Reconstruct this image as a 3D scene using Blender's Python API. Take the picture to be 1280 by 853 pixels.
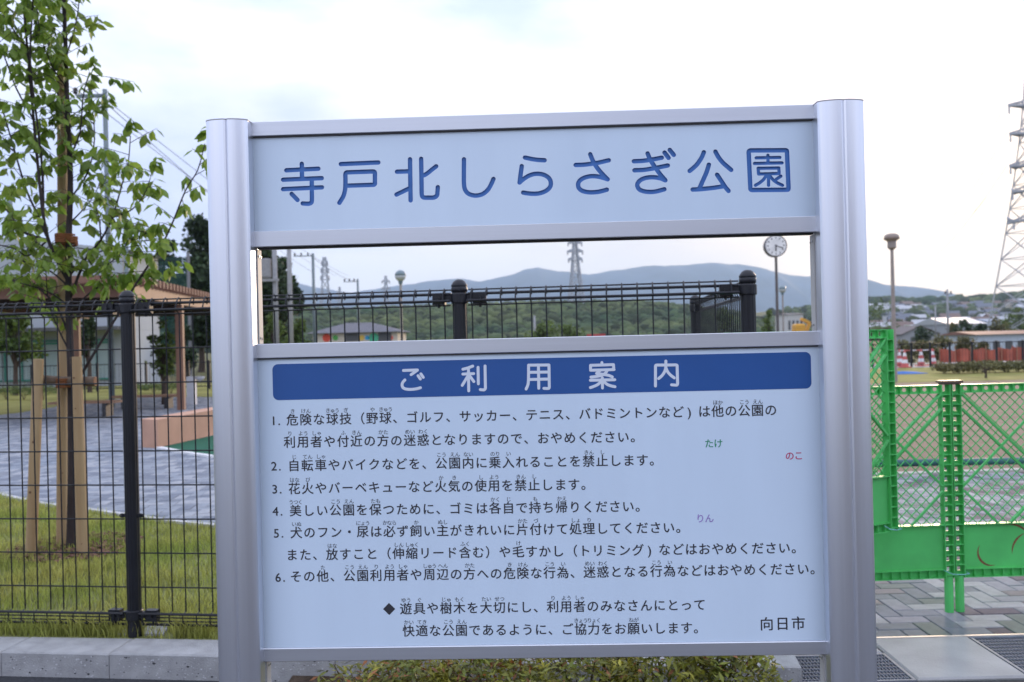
import bpy, bmesh, math, random
import numpy as np
from mathutils import Vector, Matrix, Euler
random.seed(7); rng = np.random.default_rng(7)
S = bpy.context.scene
for o in list(bpy.data.objects): bpy.data.objects.remove(o)
C = S.collection
R_ = math.radians

# ------------------------------------------------------------------ camera
EYE = 1.40; FPX = 1150.0
cam_d = bpy.data.cameras.new('camera'); cam = bpy.data.objects.new('camera', cam_d); C.objects.link(cam)
ROT = Matrix.Rotation(R_(90.08), 3, 'X') @ Matrix.Rotation(R_(-1.36), 3, 'Z')
cam.matrix_world = Matrix.Translation((0, 0, EYE)) @ ROT.to_4x4()
cam_d.sensor_width = 36; cam_d.lens = 36 * FPX / 1280
cam_d.clip_start = 0.05; cam_d.clip_end = 40000
cam_d.dof.use_dof = True; cam_d.dof.focus_distance = 2.12; cam_d.dof.aperture_fstop = 6.3
S.camera = cam
def ray(px, py): return ROT @ Vector(((px - 640) / FPX, (426.5 - py) / FPX, -1))
def P(px, py, Y):
    d = ray(px, py); k = Y / d.y
    return Vector((d.x * k, Y, EYE + d.z * k))
def G(px, py, z=0.0):
    d = ray(px, py); k = (z - EYE) / d.z
    return Vector((d.x * k, d.y * k, z))

# ------------------------------------------------------------------ world, sun, exposure
SUN_EL, SUN_AZ = R_(8), R_(25)          # azimuth to the right of +Y
sun_dir = Vector((math.sin(SUN_AZ) * math.cos(SUN_EL), math.cos(SUN_AZ) * math.cos(SUN_EL), math.sin(SUN_EL)))
W = bpy.data.worlds.new('World'); S.world = W; W.use_nodes = True
nt = W.node_tree; N = nt.nodes; L = nt.links
bg = N['Background']
sky = N.new('ShaderNodeTexSky'); sky.sky_type = 'NISHITA'; sky.sun_disc = False
sky.sun_elevation = SUN_EL; sky.sun_rotation = SUN_AZ; sky.dust_density = 1.6; sky.air_density = 1.0; sky.ozone_density = 2.0
tc = N.new('ShaderNodeTexCoord')
mp = N.new('ShaderNodeMapping'); mp.inputs['Scale'].default_value = (1.0, 1.0, 2.6)
mp.inputs['Location'].default_value = (3.1, 1.7, 0.35)
nz = N.new('ShaderNodeTexNoise'); nz.inputs['Scale'].default_value = 2.3; nz.inputs['Detail'].default_value = 7; nz.inputs['Roughness'].default_value = 0.52
rp = N.new('ShaderNodeValToRGB'); rp.color_ramp.elements[0].position = 0.30; rp.color_ramp.elements[1].position = 0.5
rp.color_ramp.elements[0].color = (0.97, 0.97, 0.97, 1); rp.color_ramp.elements[1].color = (1, 1, 1, 1)
L.new(tc.outputs['Generated'], mp.inputs['Vector']); L.new(mp.outputs[0], nz.inputs['Vector']); L.new(nz.outputs['Fac'], rp.inputs[0])
# thin bright overcast: brighter and warmer towards the sun behind it
dt = N.new('ShaderNodeVectorMath'); dt.operation = 'DOT_PRODUCT'; dt.inputs[1].default_value = sun_dir
nrm = N.new('ShaderNodeVectorMath'); nrm.operation = 'NORMALIZE'
L.new(tc.outputs['Generated'], nrm.inputs[0]); L.new(nrm.outputs[0], dt.inputs[0])
mx0 = N.new('ShaderNodeMath'); mx0.operation = 'MAXIMUM'; mx0.inputs[1].default_value = 0; L.new(dt.outputs['Value'], mx0.inputs[0])
pw = N.new('ShaderNodeMath'); pw.operation = 'POWER'; pw.inputs[1].default_value = 80; L.new(mx0.outputs[0], pw.inputs[0])
SKYGAIN = 1.0; CLOUD = (3.9, 4.5, 6.6, 1); CLOUD2 = (6.1, 6.3, 7.1, 1); GLOW = (7, 4.6, 2.2, 1)
cm = N.new('ShaderNodeMix'); cm.data_type = 'RGBA'; cm.inputs[6].default_value = CLOUD; cm.inputs[7].default_value = CLOUD2
rp2 = N.new('ShaderNodeValToRGB'); rp2.color_ramp.elements[0].position = 0.44; rp2.color_ramp.elements[1].position = 0.57
L.new(nz.outputs['Fac'], rp2.inputs[0]); L.new(rp2.outputs[0], cm.inputs[0])
gl = N.new('ShaderNodeMix'); gl.data_type = 'RGBA'; gl.blend_type = 'ADD'; gl.inputs[7].default_value = GLOW
L.new(pw.outputs[0], gl.inputs[0]); sx_ = N.new('ShaderNodeSeparateXYZ'); L.new(nrm.outputs[0], sx_.inputs[0])
el = N.new('ShaderNodeMapRange'); el.inputs[1].default_value = 0.0; el.inputs[2].default_value = 0.8; el.inputs[3].default_value = 0.86; el.inputs[4].default_value = 1.35; L.new(sx_.outputs['Z'], el.inputs[0])
em_ = N.new('ShaderNodeVectorMath'); em_.operation = 'SCALE'; L.new(cm.outputs[2], em_.inputs[0]); L.new(el.outputs[0], em_.inputs['Scale'])
wm = N.new('ShaderNodeMix'); wm.data_type = 'RGBA'; wm.inputs[7].default_value = (5.9, 4.7, 3.0, 1)      # warm low sky round the veiled sun
pw2 = N.new('ShaderNodeMath'); pw2.operation = 'POWER'; pw2.inputs[1].default_value = 6; L.new(mx0.outputs[0], pw2.inputs[0])
lo = N.new('ShaderNodeMapRange'); lo.inputs[1].default_value = 0.04; lo.inputs[2].default_value = 0.34; lo.inputs[3].default_value = 1; lo.inputs[4].default_value = 0; L.new(sx_.outputs['Z'], lo.inputs[0])
wf = N.new('ShaderNodeMath'); wf.operation = 'MULTIPLY'; L.new(pw2.outputs[0], wf.inputs[0]); L.new(lo.outputs[0], wf.inputs[1])
L.new(wf.outputs[0], wm.inputs[0]); L.new(em_.outputs[0], wm.inputs[6]); L.new(wm.outputs[2], gl.inputs[6])
fm = N.new('ShaderNodeMix'); fm.data_type = 'RGBA'
L.new(rp.outputs[0], fm.inputs[0]); L.new(sky.outputs[0], fm.inputs[6]); L.new(gl.outputs[2], fm.inputs[7])
L.new(fm.outputs[2], bg.inputs['Color']); bg.inputs['Strength'].default_value = 0.12
sl = bpy.data.lights.new('sun', 'SUN'); sl.energy = 1.7; sl.angle = R_(5); sl.color = (1.0, 0.74, 0.5)
so = bpy.data.objects.new('sun', sl); C.objects.link(so)
so.rotation_euler = (-sun_dir).to_track_quat('-Z', 'Y').to_euler(); so.location = (5, 10, 30)
vs = S.view_settings; vs.view_transform = 'Standard'; vs.look = 'None'; vs.gamma = 1.0; vs.use_curve_mapping = False; vs.exposure = 0.74
S.render.engine = 'CYCLES'; S.cycles.max_bounces = 6; S.cycles.transparent_max_bounces = 12
S.cycles.volume_bounces = 1; S.cycles.caustics_reflective = False; S.cycles.caustics_refractive = False

# ------------------------------------------------------------------ materials
MATS = {}
def M(name, col, rough=0.6, metal=0.0, var=0.12, scale=8.0, bump=0.0, bscale=None, island=0.0, hue=None, spec=0.5, trans=0.0, coat=0.0, stretch=None):
    if name in MATS: return MATS[name]
    if rough >= .82: spec = .15
    m = bpy.data.materials.new(name); m.use_nodes = True; t = m.node_tree; n = t.nodes; l = t.links
    b = n['Principled BSDF']; b.inputs['Roughness'].default_value = rough; b.inputs['Metallic'].default_value = metal
    b.inputs['Specular IOR Level'].default_value = spec; b.inputs['Coat Weight'].default_value = coat; b.inputs['Coat Roughness'].default_value = 0.08
    co = n.new('ShaderNodeTexCoord'); vec = co.outputs['Object']
    if stretch:
        mpn = n.new('ShaderNodeMapping'); mpn.inputs['Scale'].default_value = stretch; l.new(vec, mpn.inputs['Vector']); vec = mpn.outputs[0]
    no = n.new('ShaderNodeTexNoise'); no.inputs['Scale'].default_value = scale; no.inputs['Detail'].default_value = 5
    l.new(vec, no.inputs['Vector'])
    c2 = hue if hue else tuple(min(1, c * (1 + var)) for c in col); c1 = tuple(c * (1 - var) for c in col) if not hue else col
    mr = n.new('ShaderNodeMapRange'); mr.inputs[1].default_value = 0.3; mr.inputs[2].default_value = 0.7; l.new(no.outputs['Fac'], mr.inputs[0])
    mx = n.new('ShaderNodeMix'); mx.data_type = 'RGBA'; mx.inputs[6].default_value = (*c1, 1); mx.inputs[7].default_value = (*c2, 1)
    l.new(mr.outputs[0], mx.inputs[0]); out = mx.outputs[2]
    if island > 0:
        ge = n.new('ShaderNodeNewGeometry'); mr2 = n.new('ShaderNodeMapRange'); mr2.inputs[3].default_value = 1 - island; mr2.inputs[4].default_value = 1 + island
        l.new(ge.outputs['Random Per Island'], mr2.inputs[0])
        hs = n.new('ShaderNodeHueSaturation'); l.new(mr2.outputs[0], hs.inputs['Value']); l.new(out, hs.inputs['Color']); out = hs.outputs[0]
    l.new(out, b.inputs['Base Color'])
    if bump > 0:
        nb = n.new('ShaderNodeTexNoise'); nb.inputs['Scale'].default_value = bscale or scale * 6; nb.inputs['Detail'].default_value = 6
        l.new(vec, nb.inputs['Vector']); bp = n.new('ShaderNodeBump'); bp.inputs['Strength'].default_value = bump; bp.inputs['Distance'].default_value = 0.01
        l.new(nb.outputs['Fac'], bp.inputs['Height']); l.new(bp.outputs[0], b.inputs['Normal'])
    if trans > 0:
        tr = n.new('ShaderNodeBsdfTranslucent'); ms = n.new('ShaderNodeMixShader'); ms.inputs[0].default_value = trans
        l.new(out, tr.inputs['Color']); l.new(b.outputs[0], ms.inputs[1]); l.new(tr.outputs[0], ms.inputs[2])
        l.new(ms.outputs[0], n['Material Output'].inputs['Surface'])
    MATS[name] = m; return m

# ------------------------------------------------------------------ mesh helpers
class MB:
    def __init__(s): s.v = []; s.f = []
    def add(s, vs, fs):
        b = len(s.v); s.v += [tuple(v) for v in vs]; s.f += [tuple(i + b for i in f) for f in fs]; return s
    def box(s, x0, x1, y0, y1, z0, z1, mat=None):
        vs = [Vector(p) for p in ((x0,y0,z0),(x1,y0,z0),(x1,y1,z0),(x0,y1,z0),(x0,y0,z1),(x1,y0,z1),(x1,y1,z1),(x0,y1,z1))]
        if mat: vs = [mat @ v for v in vs]
        return s.add(vs, [(0,3,2,1),(4,5,6,7),(0,1,5,4),(1,2,6,5),(2,3,7,6),(3,0,4,7)])
    def cbox(s, x0, x1, y0, y1, z0, z1, c=0.003):     # box with a chamfered top rim
        vs = [(x0,y0,z0),(x1,y0,z0),(x1,y1,z0),(x0,y1,z0),(x0,y0,z1-c),(x1,y0,z1-c),(x1,y1,z1-c),(x0,y1,z1-c),
              (x0+c,y0+c,z1),(x1-c,y0+c,z1),(x1-c,y1-c,z1),(x0+c,y1-c,z1)]
        return s.add(vs, [(0,1,5,4),(1,2,6,5),(2,3,7,6),(3,0,4,7),(4,5,9,8),(5,6,10,9),(6,7,11,10),(7,4,8,11),(8,9,10,11)])
    def bar(s, a, b, w, h=None):                       # square bar between two points
        a = Vector(a); b = Vector(b); h = h or w; d = (b - a).normalized()
        u = d.cross(Vector((0, 0, 1)));
        if u.length < 1e-3: u = Vector((1, 0, 0))
        u.normalize(); n = u.cross(d).normalized()
        vs = [p + u * sx * w / 2 + n * sy * h / 2 for p in (a, b) for sx, sy in ((-1,-1),(1,-1),(1,1),(-1,1))]
        return s.add(vs, [(0,3,2,1),(4,5,6,7),(0,1,5,4),(1,2,6,5),(2,3,7,6),(3,0,4,7)])
    def tube(s, pts, rad, n=8, cap=True):
        pts = [Vector(p) for p in pts]; rads = rad if hasattr(rad, '__len__') else [rad] * len(pts)
        b = len(s.v); prev = None
        for i, p in enumerate(pts):
            d = (pts[min(i + 1, len(pts) - 1)] - pts[max(i - 1, 0)]).normalized()
            if prev is None:
                u = d.cross(Vector((0, 1, 0)))
                if u.length < 0.1: u = d.cross(Vector((1, 0, 0)))
            else: u = prev - d * prev.dot(d)
            u.normalize(); prev = u; w = d.cross(u)
            for k in range(n):
                a = 2 * math.pi * k / n; s.v.append(tuple(p + (u * math.cos(a) + w * math.sin(a)) * rads[i]))
        for i in range(len(pts) - 1):
            for k in range(n):
                s.f.append((b + i*n + k, b + i*n + (k+1) % n, b + (i+1)*n + (k+1) % n, b + (i+1)*n + k))
        if cap:
            s.f.append(tuple(b + k for k in reversed(range(n)))); s.f.append(tuple(b + (len(pts)-1)*n + k for k in range(n)))
        return s
    def lathe(s, prof, cx=0, cy=0, cz=0, n=20, flute=0.0):       # prof: (r, z)
        b = len(s.v)
        for r, z in prof:
            for k in range(n):
                a = 2 * math.pi * k / n; rr = r - (flute if k % 2 else 0)
                s.v.append((cx + rr * math.cos(a), cy + rr * math.sin(a), cz + z))
        for i in range(len(prof) - 1):
            for k in range(n): s.f.append((b + i*n + k, b + i*n + (k+1) % n, b + (i+1)*n + (k+1) % n, b + (i+1)*n + k))
        s.f.append(tuple(b + k for k in reversed(range(n)))); s.f.append(tuple(b + (len(prof)-1)*n + k for k in range(n)))
        return s
    def prism(s, poly, z0, z1, axis='z'):              # poly in (a, b) plane, extruded
        n = len(poly)
        if axis == 'z': vs = [(x, y, z0) for x, y in poly] + [(x, y, z1) for x, y in poly]
        elif axis == 'y': vs = [(x, z0, y) for x, y in poly] + [(x, z1, y) for x, y in poly]
        else: vs = [(z0, x, y) for x, y in poly] + [(z1, x, y) for x, y in poly]
        return s.add(vs, [tuple(reversed(range(n))), tuple(range(n, 2*n))] + [(i, (i+1) % n, n + (i+1) % n, n + i) for i in range(n)])
    def mesh(s, name, m, smooth=False):
        me = bpy.data.meshes.new(name); me.from_pydata(s.v, [], s.f); me.update()
        if m: me.materials.append(m)
        if smooth: me.shade_smooth()
        return me
    def build(s, name, m, parent=None, smooth=False, loc=None, fixn=False, **kw):
        me = s.mesh(name, m, smooth)
        if fixn:
            bm = bmesh.new(); bm.from_mesh(me); bmesh.ops.recalc_face_normals(bm, faces=bm.faces); bm.to_mesh(me); bm.free()
        o = bpy.data.objects.new(name, me); C.objects.link(o)
        if parent: o.parent = parent
        if loc is not None: o.location = loc
        for k, v in kw.items(): o[k] = v
        return o
def np_mesh(name, V, F, m, parent=None, smooth=False, **kw):
    V = np.asarray(V, dtype=np.float32); F = np.asarray(F, dtype=np.int32); k = F.shape[1]
    me = bpy.data.meshes.new(name); me.vertices.add(len(V)); me.vertices.foreach_set('co', V.ravel())
    me.loops.add(F.size); me.loops.foreach_set('vertex_index', F.ravel())
    me.polygons.add(len(F)); me.polygons.foreach_set('loop_start', np.arange(0, F.size, k, dtype=np.int32))
    me.update(calc_edges=True)
    if m: me.materials.append(m)
    if smooth: me.shade_smooth()
    o = bpy.data.objects.new(name, me); C.objects.link(o)
    if parent: o.parent = parent
    for a, b in kw.items(): o[a] = b
    return o
def scatter(bv, bf, pos, rot, scl):                    # arrays: pos Nx3, rot Nx3x3, scl N or Nx3
    bv = np.asarray(bv, float); bf = np.asarray(bf, int); n = len(pos); scl = np.asarray(scl, float)
    if scl.ndim == 1: scl = np.repeat(scl[:, None], 3, 1)
    V = np.einsum('nij,nkj->nki', rot, bv[None] * scl[:, None, :]) + np.asarray(pos)[:, None, :]
    F = bf[None] + (np.arange(n) * len(bv))[:, None, None]
    return V.reshape(-1, 3), F.reshape(-1, bf.shape[1])
def rand_rot(n, tilt=1.0):
    yaw = rng.uniform(0, 2*np.pi, n); pit = rng.normal(0, 0.6, n) * tilt; rol = rng.normal(0, 0.6, n) * tilt
    cy, sy, cp, sp, cr, sr = np.cos(yaw), np.sin(yaw), np.cos(pit), np.sin(pit), np.cos(rol), np.sin(rol)
    Z = np.zeros(n); O = np.ones(n)
    Rz = np.stack([np.stack([cy, -sy, Z], -1), np.stack([sy, cy, Z], -1), np.stack([Z, Z, O], -1)], 1)
    Rx = np.stack([np.stack([O, Z, Z], -1), np.stack([Z, cp, -sp], -1), np.stack([Z, sp, cp], -1)], 1)
    Ry = np.stack([np.stack([cr, Z, sr], -1), np.stack([Z, O, Z], -1), np.stack([-sr, Z, cr], -1)], 1)
    return Rz @ Rx @ Ry
def thing(name, label, cat, loc=(0, 0, 0), rz=0.0, group=None):
    o = bpy.data.objects.new(name, None); o.empty_display_size = 0.2; C.objects.link(o); o.location = loc; o.rotation_euler = (0, 0, rz)
    o['label'] = label; o['category'] = cat
    if group: o['group'] = group
    return o
def tag(o, label, cat, group=None):
    o['label'] = label; o['category'] = cat
    if group: o['group'] = group
    return o
def struct(o): o['kind'] = 'structure'; return o
def copy_tree(o, parent=None):
    c = o.copy(); C.objects.link(c)
    if parent: c.parent = parent
    for ch in o.children: copy_tree(ch, c)
    return c
def inst(name, me, parent, loc, rot=None, scale=None):
    o = bpy.data.objects.new(name, me); C.objects.link(o); o.parent = parent; o.location = loc
    if rot is not None: o.rotation_euler = rot
    if scale is not None: o.scale = scale
    return o
def sm(x, a, b):
    t = np.clip((x - a) / (b - a), 0, 1); return t * t * (3 - 2 * t)

# ------------------------------------------------------------------ ground sheet and hills
g_ground = M('ground_grass', (0.085, 0.095, 0.035), 0.95, var=0.35, scale=0.15, bump=0.4, bscale=3, hue=(0.14, 0.125, 0.06))
def terrain(x, y):
    return -0.02 - 1.3 * sm(y, 42, 60) * sm(x, 12, 25) + 34 * sm(y, 430, 1150) * sm(x, 130, 330)
xs = np.concatenate([np.linspace(-9000, -300, 12), np.linspace(-250, 600, 69), np.linspace(700, 9000, 12)])
ys = np.concatenate([np.linspace(-300, 0, 4), np.linspace(10, 100, 19), np.linspace(120, 1200, 45), np.linspace(1500, 9000, 10)])
XX, YY = np.meshgrid(xs, ys); ZZ = terrain(XX, YY); nx, ny = len(xs), len(ys)
idx = np.arange(nx * ny).reshape(ny, nx)
struct(np_mesh('ground', np.stack([XX, YY, ZZ], -1).reshape(-1, 3), np.stack([idx[:-1,:-1], idx[:-1,1:], idx[1:,1:], idx[1:,:-1]], -1).reshape(-1, 4), g_ground, smooth=True))

def ridge(name, prof, Y, depth, m, base=-2, seed=1, rough=0.03, n=260):
    """a mountain ridge whose crest passes through the given picture points at distance Y"""
    pts = [P(px, py, Y) for px, py in prof]; px_ = np.array([p.x for p in pts]); pz = np.array([p.z for p in pts])
    n = 900; r = np.random.default_rng(seed); x = np.linspace(px_[0], px_[-1], n); z = np.interp(x, px_, pz)
    nzs = sum(r.normal(0, 1) * 0 + np.sin(x / (Y * s) + r.uniform(0, 6)) * s for s in (0.011, 0.006, 0.0035, 0.0022, 0.0014)) + r.normal(0, .0006, n)
    z = z + nzs * Y * rough * 1.0
    rows = 26; V = []; 
    for j in range(rows):
        t = j / (rows - 1)                      # 0 foot in front, 0.6 crest, 1 foot behind
        k = sm(t, 0, 0.62) if t < 0.62 else 1 - sm(t, 0.62, 1)
        yy = Y + (t - 0.62) * depth
        spur = np.sin(x / (Y * 0.022) + 2.5 * np.sin(x / (Y * 0.06))) * 0.10 + np.sin(x / (Y * 0.008) + 1) * 0.035
        kk = np.clip(k + spur * k * (1 - k) * 4, 0, 1)
        V.append(np.stack([x, np.full(n, yy), base + (z - base) * kk], -1))
    V = np.array(V).reshape(-1, 3); idx = np.arange(n * rows).reshape(rows, n)
    return struct(np_mesh(name, V, np.stack([idx[:-1,:-1], idx[:-1,1:], idx[1:,1:], idx[1:,:-1]], -1).reshape(-1, 4), m, smooth=True))
m_mount = M('mountain_hazy_forest', (0.03, 0.055, 0.085), 0.95, var=0.35, scale=0.004, bump=0.0)  # blue of the distant haze mixed into the forest colour
m_hill = M('hill_forest', (0.045, 0.07, 0.03), 0.95, var=0.4, scale=0.02)
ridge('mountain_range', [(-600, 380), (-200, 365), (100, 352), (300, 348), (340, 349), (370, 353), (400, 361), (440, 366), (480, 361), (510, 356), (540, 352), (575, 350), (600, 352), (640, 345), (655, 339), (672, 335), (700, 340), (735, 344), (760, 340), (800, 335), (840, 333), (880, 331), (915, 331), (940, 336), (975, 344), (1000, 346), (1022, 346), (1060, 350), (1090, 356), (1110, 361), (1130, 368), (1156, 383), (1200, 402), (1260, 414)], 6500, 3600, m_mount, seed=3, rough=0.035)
# ------------------------------------------------------------------ common materials
m_alu = M('anodised_aluminium', (0.80, 0.82, 0.88), 0.36, 0.92, var=0.03, scale=3, stretch=(30, 30, 0.4))
m_alu2 = M('aluminium_rail', (0.66, 0.68, 0.73), 0.4, 0.8, var=0.03, scale=3, stretch=(0.4, 30, 30))
m_gap = M('gap_shade', (0.05, 0.045, 0.045), 0.7)
m_white = M('panel_white', (0.71, 0.84, 0.98), 0.10, var=0.022, scale=2.2, spec=0.5, stretch=(5, 1, .7))
m_banner = M('banner_blue', (0.022, 0.10, 0.34), 0.4, var=0.03)
m_letter = M('letter_blue', (0.055, 0.19, 0.52), 0.45, var=0.04)
m_ink = M('print_black', (0.035, 0.035, 0.045), 0.6, var=0.02)
m_bwhite = M('banner_lettering_white', (0.74, 0.80, 0.90), 0.5, var=0.02)
m_green_t = M('print_green', (0.03, 0.30, 0.16), 0.6); m_red_t = M('print_red', (0.6, 0.05, 0.16), 0.6); m_pur_t = M('print_purple', (0.36, 0.25, 0.6), 0.6)
m_steel = M('stainless_screw', (0.6, 0.6, 0.6), 0.25, 1.0)

# ================================================================== THE PARK SIGN
TH = R_(1.8); Y0 = 2.1
sign = thing('park_sign', 'large white and blue park rules board between two rounded aluminium posts', 'sign', (0, Y0, 0), -TH)
def SP(px, py, off=0.0):                     # picture point -> board coordinates (u, z)
    d = ray(px, py); t = math.tan(TH); k = (Y0 + off) / (d.y + t * d.x)
    p = d * k; return (p.x / math.cos(TH) - (off) * math.sin(TH), p.z + EYE)
uL0, uL1, uR0, uR1 = -0.6797, -0.5845, 0.6900, 0.7915
zt = SP(640, 144)[1]
PY = -0.030        # posts' front bulge starts here
def post_prof(u0, u1):
    w = u1 - u0; g = 0.0035; pts = []
    def lobe(a, b, bul, ea, eb):
        r = []
        for i in range(13):
            t = i / 12; u = a + (b - a) * t
            r.append((u, bul(t)))
        return r
    mid = u0 + w * 0.52
    fr = lambda u: -0.034 - 0.020 * math.sqrt(max(0, 1 - ((u - (u0 + w/2)) / (w/2 * 1.02)) ** 2)) - 0.002
    front = []
    for i in range(15):
        u = u0 + (mid - 0.0016 - u0) * i / 14; e = min(i, 14 - i); front.append((u, fr(u) + (0.0022 if i == 14 else 0)))
    front.append((mid, fr(mid) + 0.004))
    for i in range(15):
        u = mid + 0.0016 + (u1 - mid - 0.0016) * i / 14; front.append((u, fr(u) + (0.0022 if i == 0 else 0)))
    back = [(u1 - (u1 - u0) * i / 14, 0.016 + 0.020 * math.sqrt(max(0, 1 - ((i / 14 - .5) / .51) ** 2))) for i in range(15)]
    return front + back
for u0, u1, zt_ in ((uL0, uL1, zt - 0.0035), (uR0, uR1, zt - 0.0035)):
    pb = MB().prism(post_prof(u0, u1), -0.3, zt_).build('post', m_alu, sign, fixn=True)
    MB().prism([(u0 + (u - u0) * 1.0, y) for u, y in post_prof(u0 - 0.0006, u1 + 0.0006)], zt_, zt_ + 0.0025).build('post_cap', M('post_cap_grey', (0.32, 0.31, 0.34), 0.5), sign if False else pb, fixn=True)
def zpx(px, py): return SP(px, py)[1]
z_top0 = zpx(640, 162.2); z_hb1 = zpx(640, 281.5); z_hb0 = zpx(640, 301.2); z_r1 = zpx(640, 422.8); z_r0 = zpx(640, 440.8)
z_b1 = zpx(640, 804.5); z_b0 = zpx(640, 821.2)
for name, z0, z1 in (('top_rail', z_top0, zt), ('header_bottom_rail', z_hb0, z_hb1), ('board_top_rail', z_r0, z_r1), ('board_bottom_rail', z_b0, z_b1)):
    mb = MB(); c = 0.0015
    mb.prism([(-0.012, z0), (-0.012 - 0.0015, z0 + c), (-0.0135, z1 - c), (-0.012, z1), (0.022, z1), (0.022, z0)], uL1 - 0.008, uR0 + 0.008, 'x')
    r = mb.build(name.replace('header_bottom_rail', 'rail').replace('top_rail', 'rail').replace('board_rail', 'rail').replace('board_bottom_rail', 'rail'), m_alu2, sign, fixn=True)
MB().box(uL1 + .002, uR0 - .002, -0.0105, 0.01, z_top0 - 0.0030, z_top0 - 0.0003).build('gap_shade_strip', m_gap, sign)  # dark strips painted in for the shaded gaps along the rails
MB().box(uL1 + .002, uR0 - .002, -0.0105, 0.01, z_r0 - 0.0028, z_r0 - 0.0003).build('gap_shade_strip', m_gap, sign)
MB().box(uL1 + .004, uR0 - .004, -0.0025, 0.018, z_hb0 - 0.004, z_hb0 - 0.0003).build('gap_shade_strip', m_gap, sign)
# side bars that tie the frames to the posts (seen in the opening and below the board)
m_bar = M('side_bar_alu', (0.50, 0.49, 0.47), 0.6, 0.2, var=0.03)
for u0, u1, sd_ in ((uL1 - 0.002, uL1 + 0.003, 1), (uR0 - 0.003, uR0 + 0.002, -1)):
    for z0, z1 in ((z_r1 + .0005, z_hb0 - .0042), (0.0, z_b0 - 0.0005)):
        br = MB().box(u0, u1, 0.0, 0.030, z0, z1).build('side_bar', m_bar, sign); ue = u1 if sd_ > 0 else u0
        for zz in ((z1 - 0.014, z0 + 0.014) if z0 > 0.5 else (z1 - 0.014,)):
            for dy in (0.009, 0.022):
                MB().tube([(ue, dy, zz - dy * .1), (ue + sd_ * .0022, dy, zz - dy * .1)], 0.0026, 8).build('screw', m_steel, br)

def catmull(pts, n=7):
    out = []
    for i in range(len(pts) - 1):
        p0 = pts[max(i-1, 0)]; p1 = pts[i]; p2 = pts[i+1]; p3 = pts[min(i+2, len(pts)-1)]
        for k in range(n):
            t = k / n
            out.append(tuple(0.5 * ((2*p1[j]) + (-p0[j]+p2[j])*t + (2*p0[j]-5*p1[j]+4*p2[j]-p3[j])*t*t + (-p0[j]+3*p1[j]-3*p2[j]+p3[j])*t**3) for j in (0, 1)))
    out.append(tuple(pts[-1])); return out
def capsule(a, b, r, n=7):                   # outline of a round-ended stroke piece
    ax, ay = a; bx, by = b; th = math.atan2(by - ay, bx - ax)
    return [(bx + r*math.cos(th - math.pi/2 + math.pi*i/n), by + r*math.sin(th - math.pi/2 + math.pi*i/n)) for i in range(n+1)] + \
           [(ax + r*math.cos(th + math.pi/2 + math.pi*i/n), ay + r*math.sin(th + math.pi/2 + math.pi*i/n)) for i in range(n+1)]
def ribbon(pts, r, n=7):                     # outline of a round-ended stroke through many points
    Lf, Rt = [], []
    for i, p in enumerate(pts):
        a = pts[max(i-1, 0)]; b = pts[min(i+1, len(pts)-1)]; d = math.atan2(b[1]-a[1], b[0]-a[0])
        Lf.append((p[0] - r*math.sin(d), p[1] + r*math.cos(d))); Rt.append((p[0] + r*math.sin(d), p[1] - r*math.cos(d)))
    d1 = math.atan2(pts[-1][1]-pts[-2][1], pts[-1][0]-pts[-2][0]); d0 = math.atan2(pts[1][1]-pts[0][1], pts[1][0]-pts[0][0])
    cap1 = [(pts[-1][0] + r*math.cos(d1 - math.pi/2 + math.pi*i/n), pts[-1][1] + r*math.sin(d1 - math.pi/2 + math.pi*i/n)) for i in range(1, n)]
    cap0 = [(pts[0][0] + r*math.cos(d0 + math.pi/2 + math.pi*i/n), pts[0][1] + r*math.sin(d0 + math.pi/2 + math.pi*i/n)) for i in range(1, n)]
    return Rt + cap1 + Lf[::-1] + cap0
def strokes_of(ch, conv):
    out = []
    for kind, pts in ch:
        q = [conv(x, y) for x, y in pts]
        if kind == 'c': q = catmull(q)
        if kind == 'b':                       # closed box with slightly rounded corners
            q = q + [q[0], q[1]]
        out.append(q)
    return out
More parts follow.
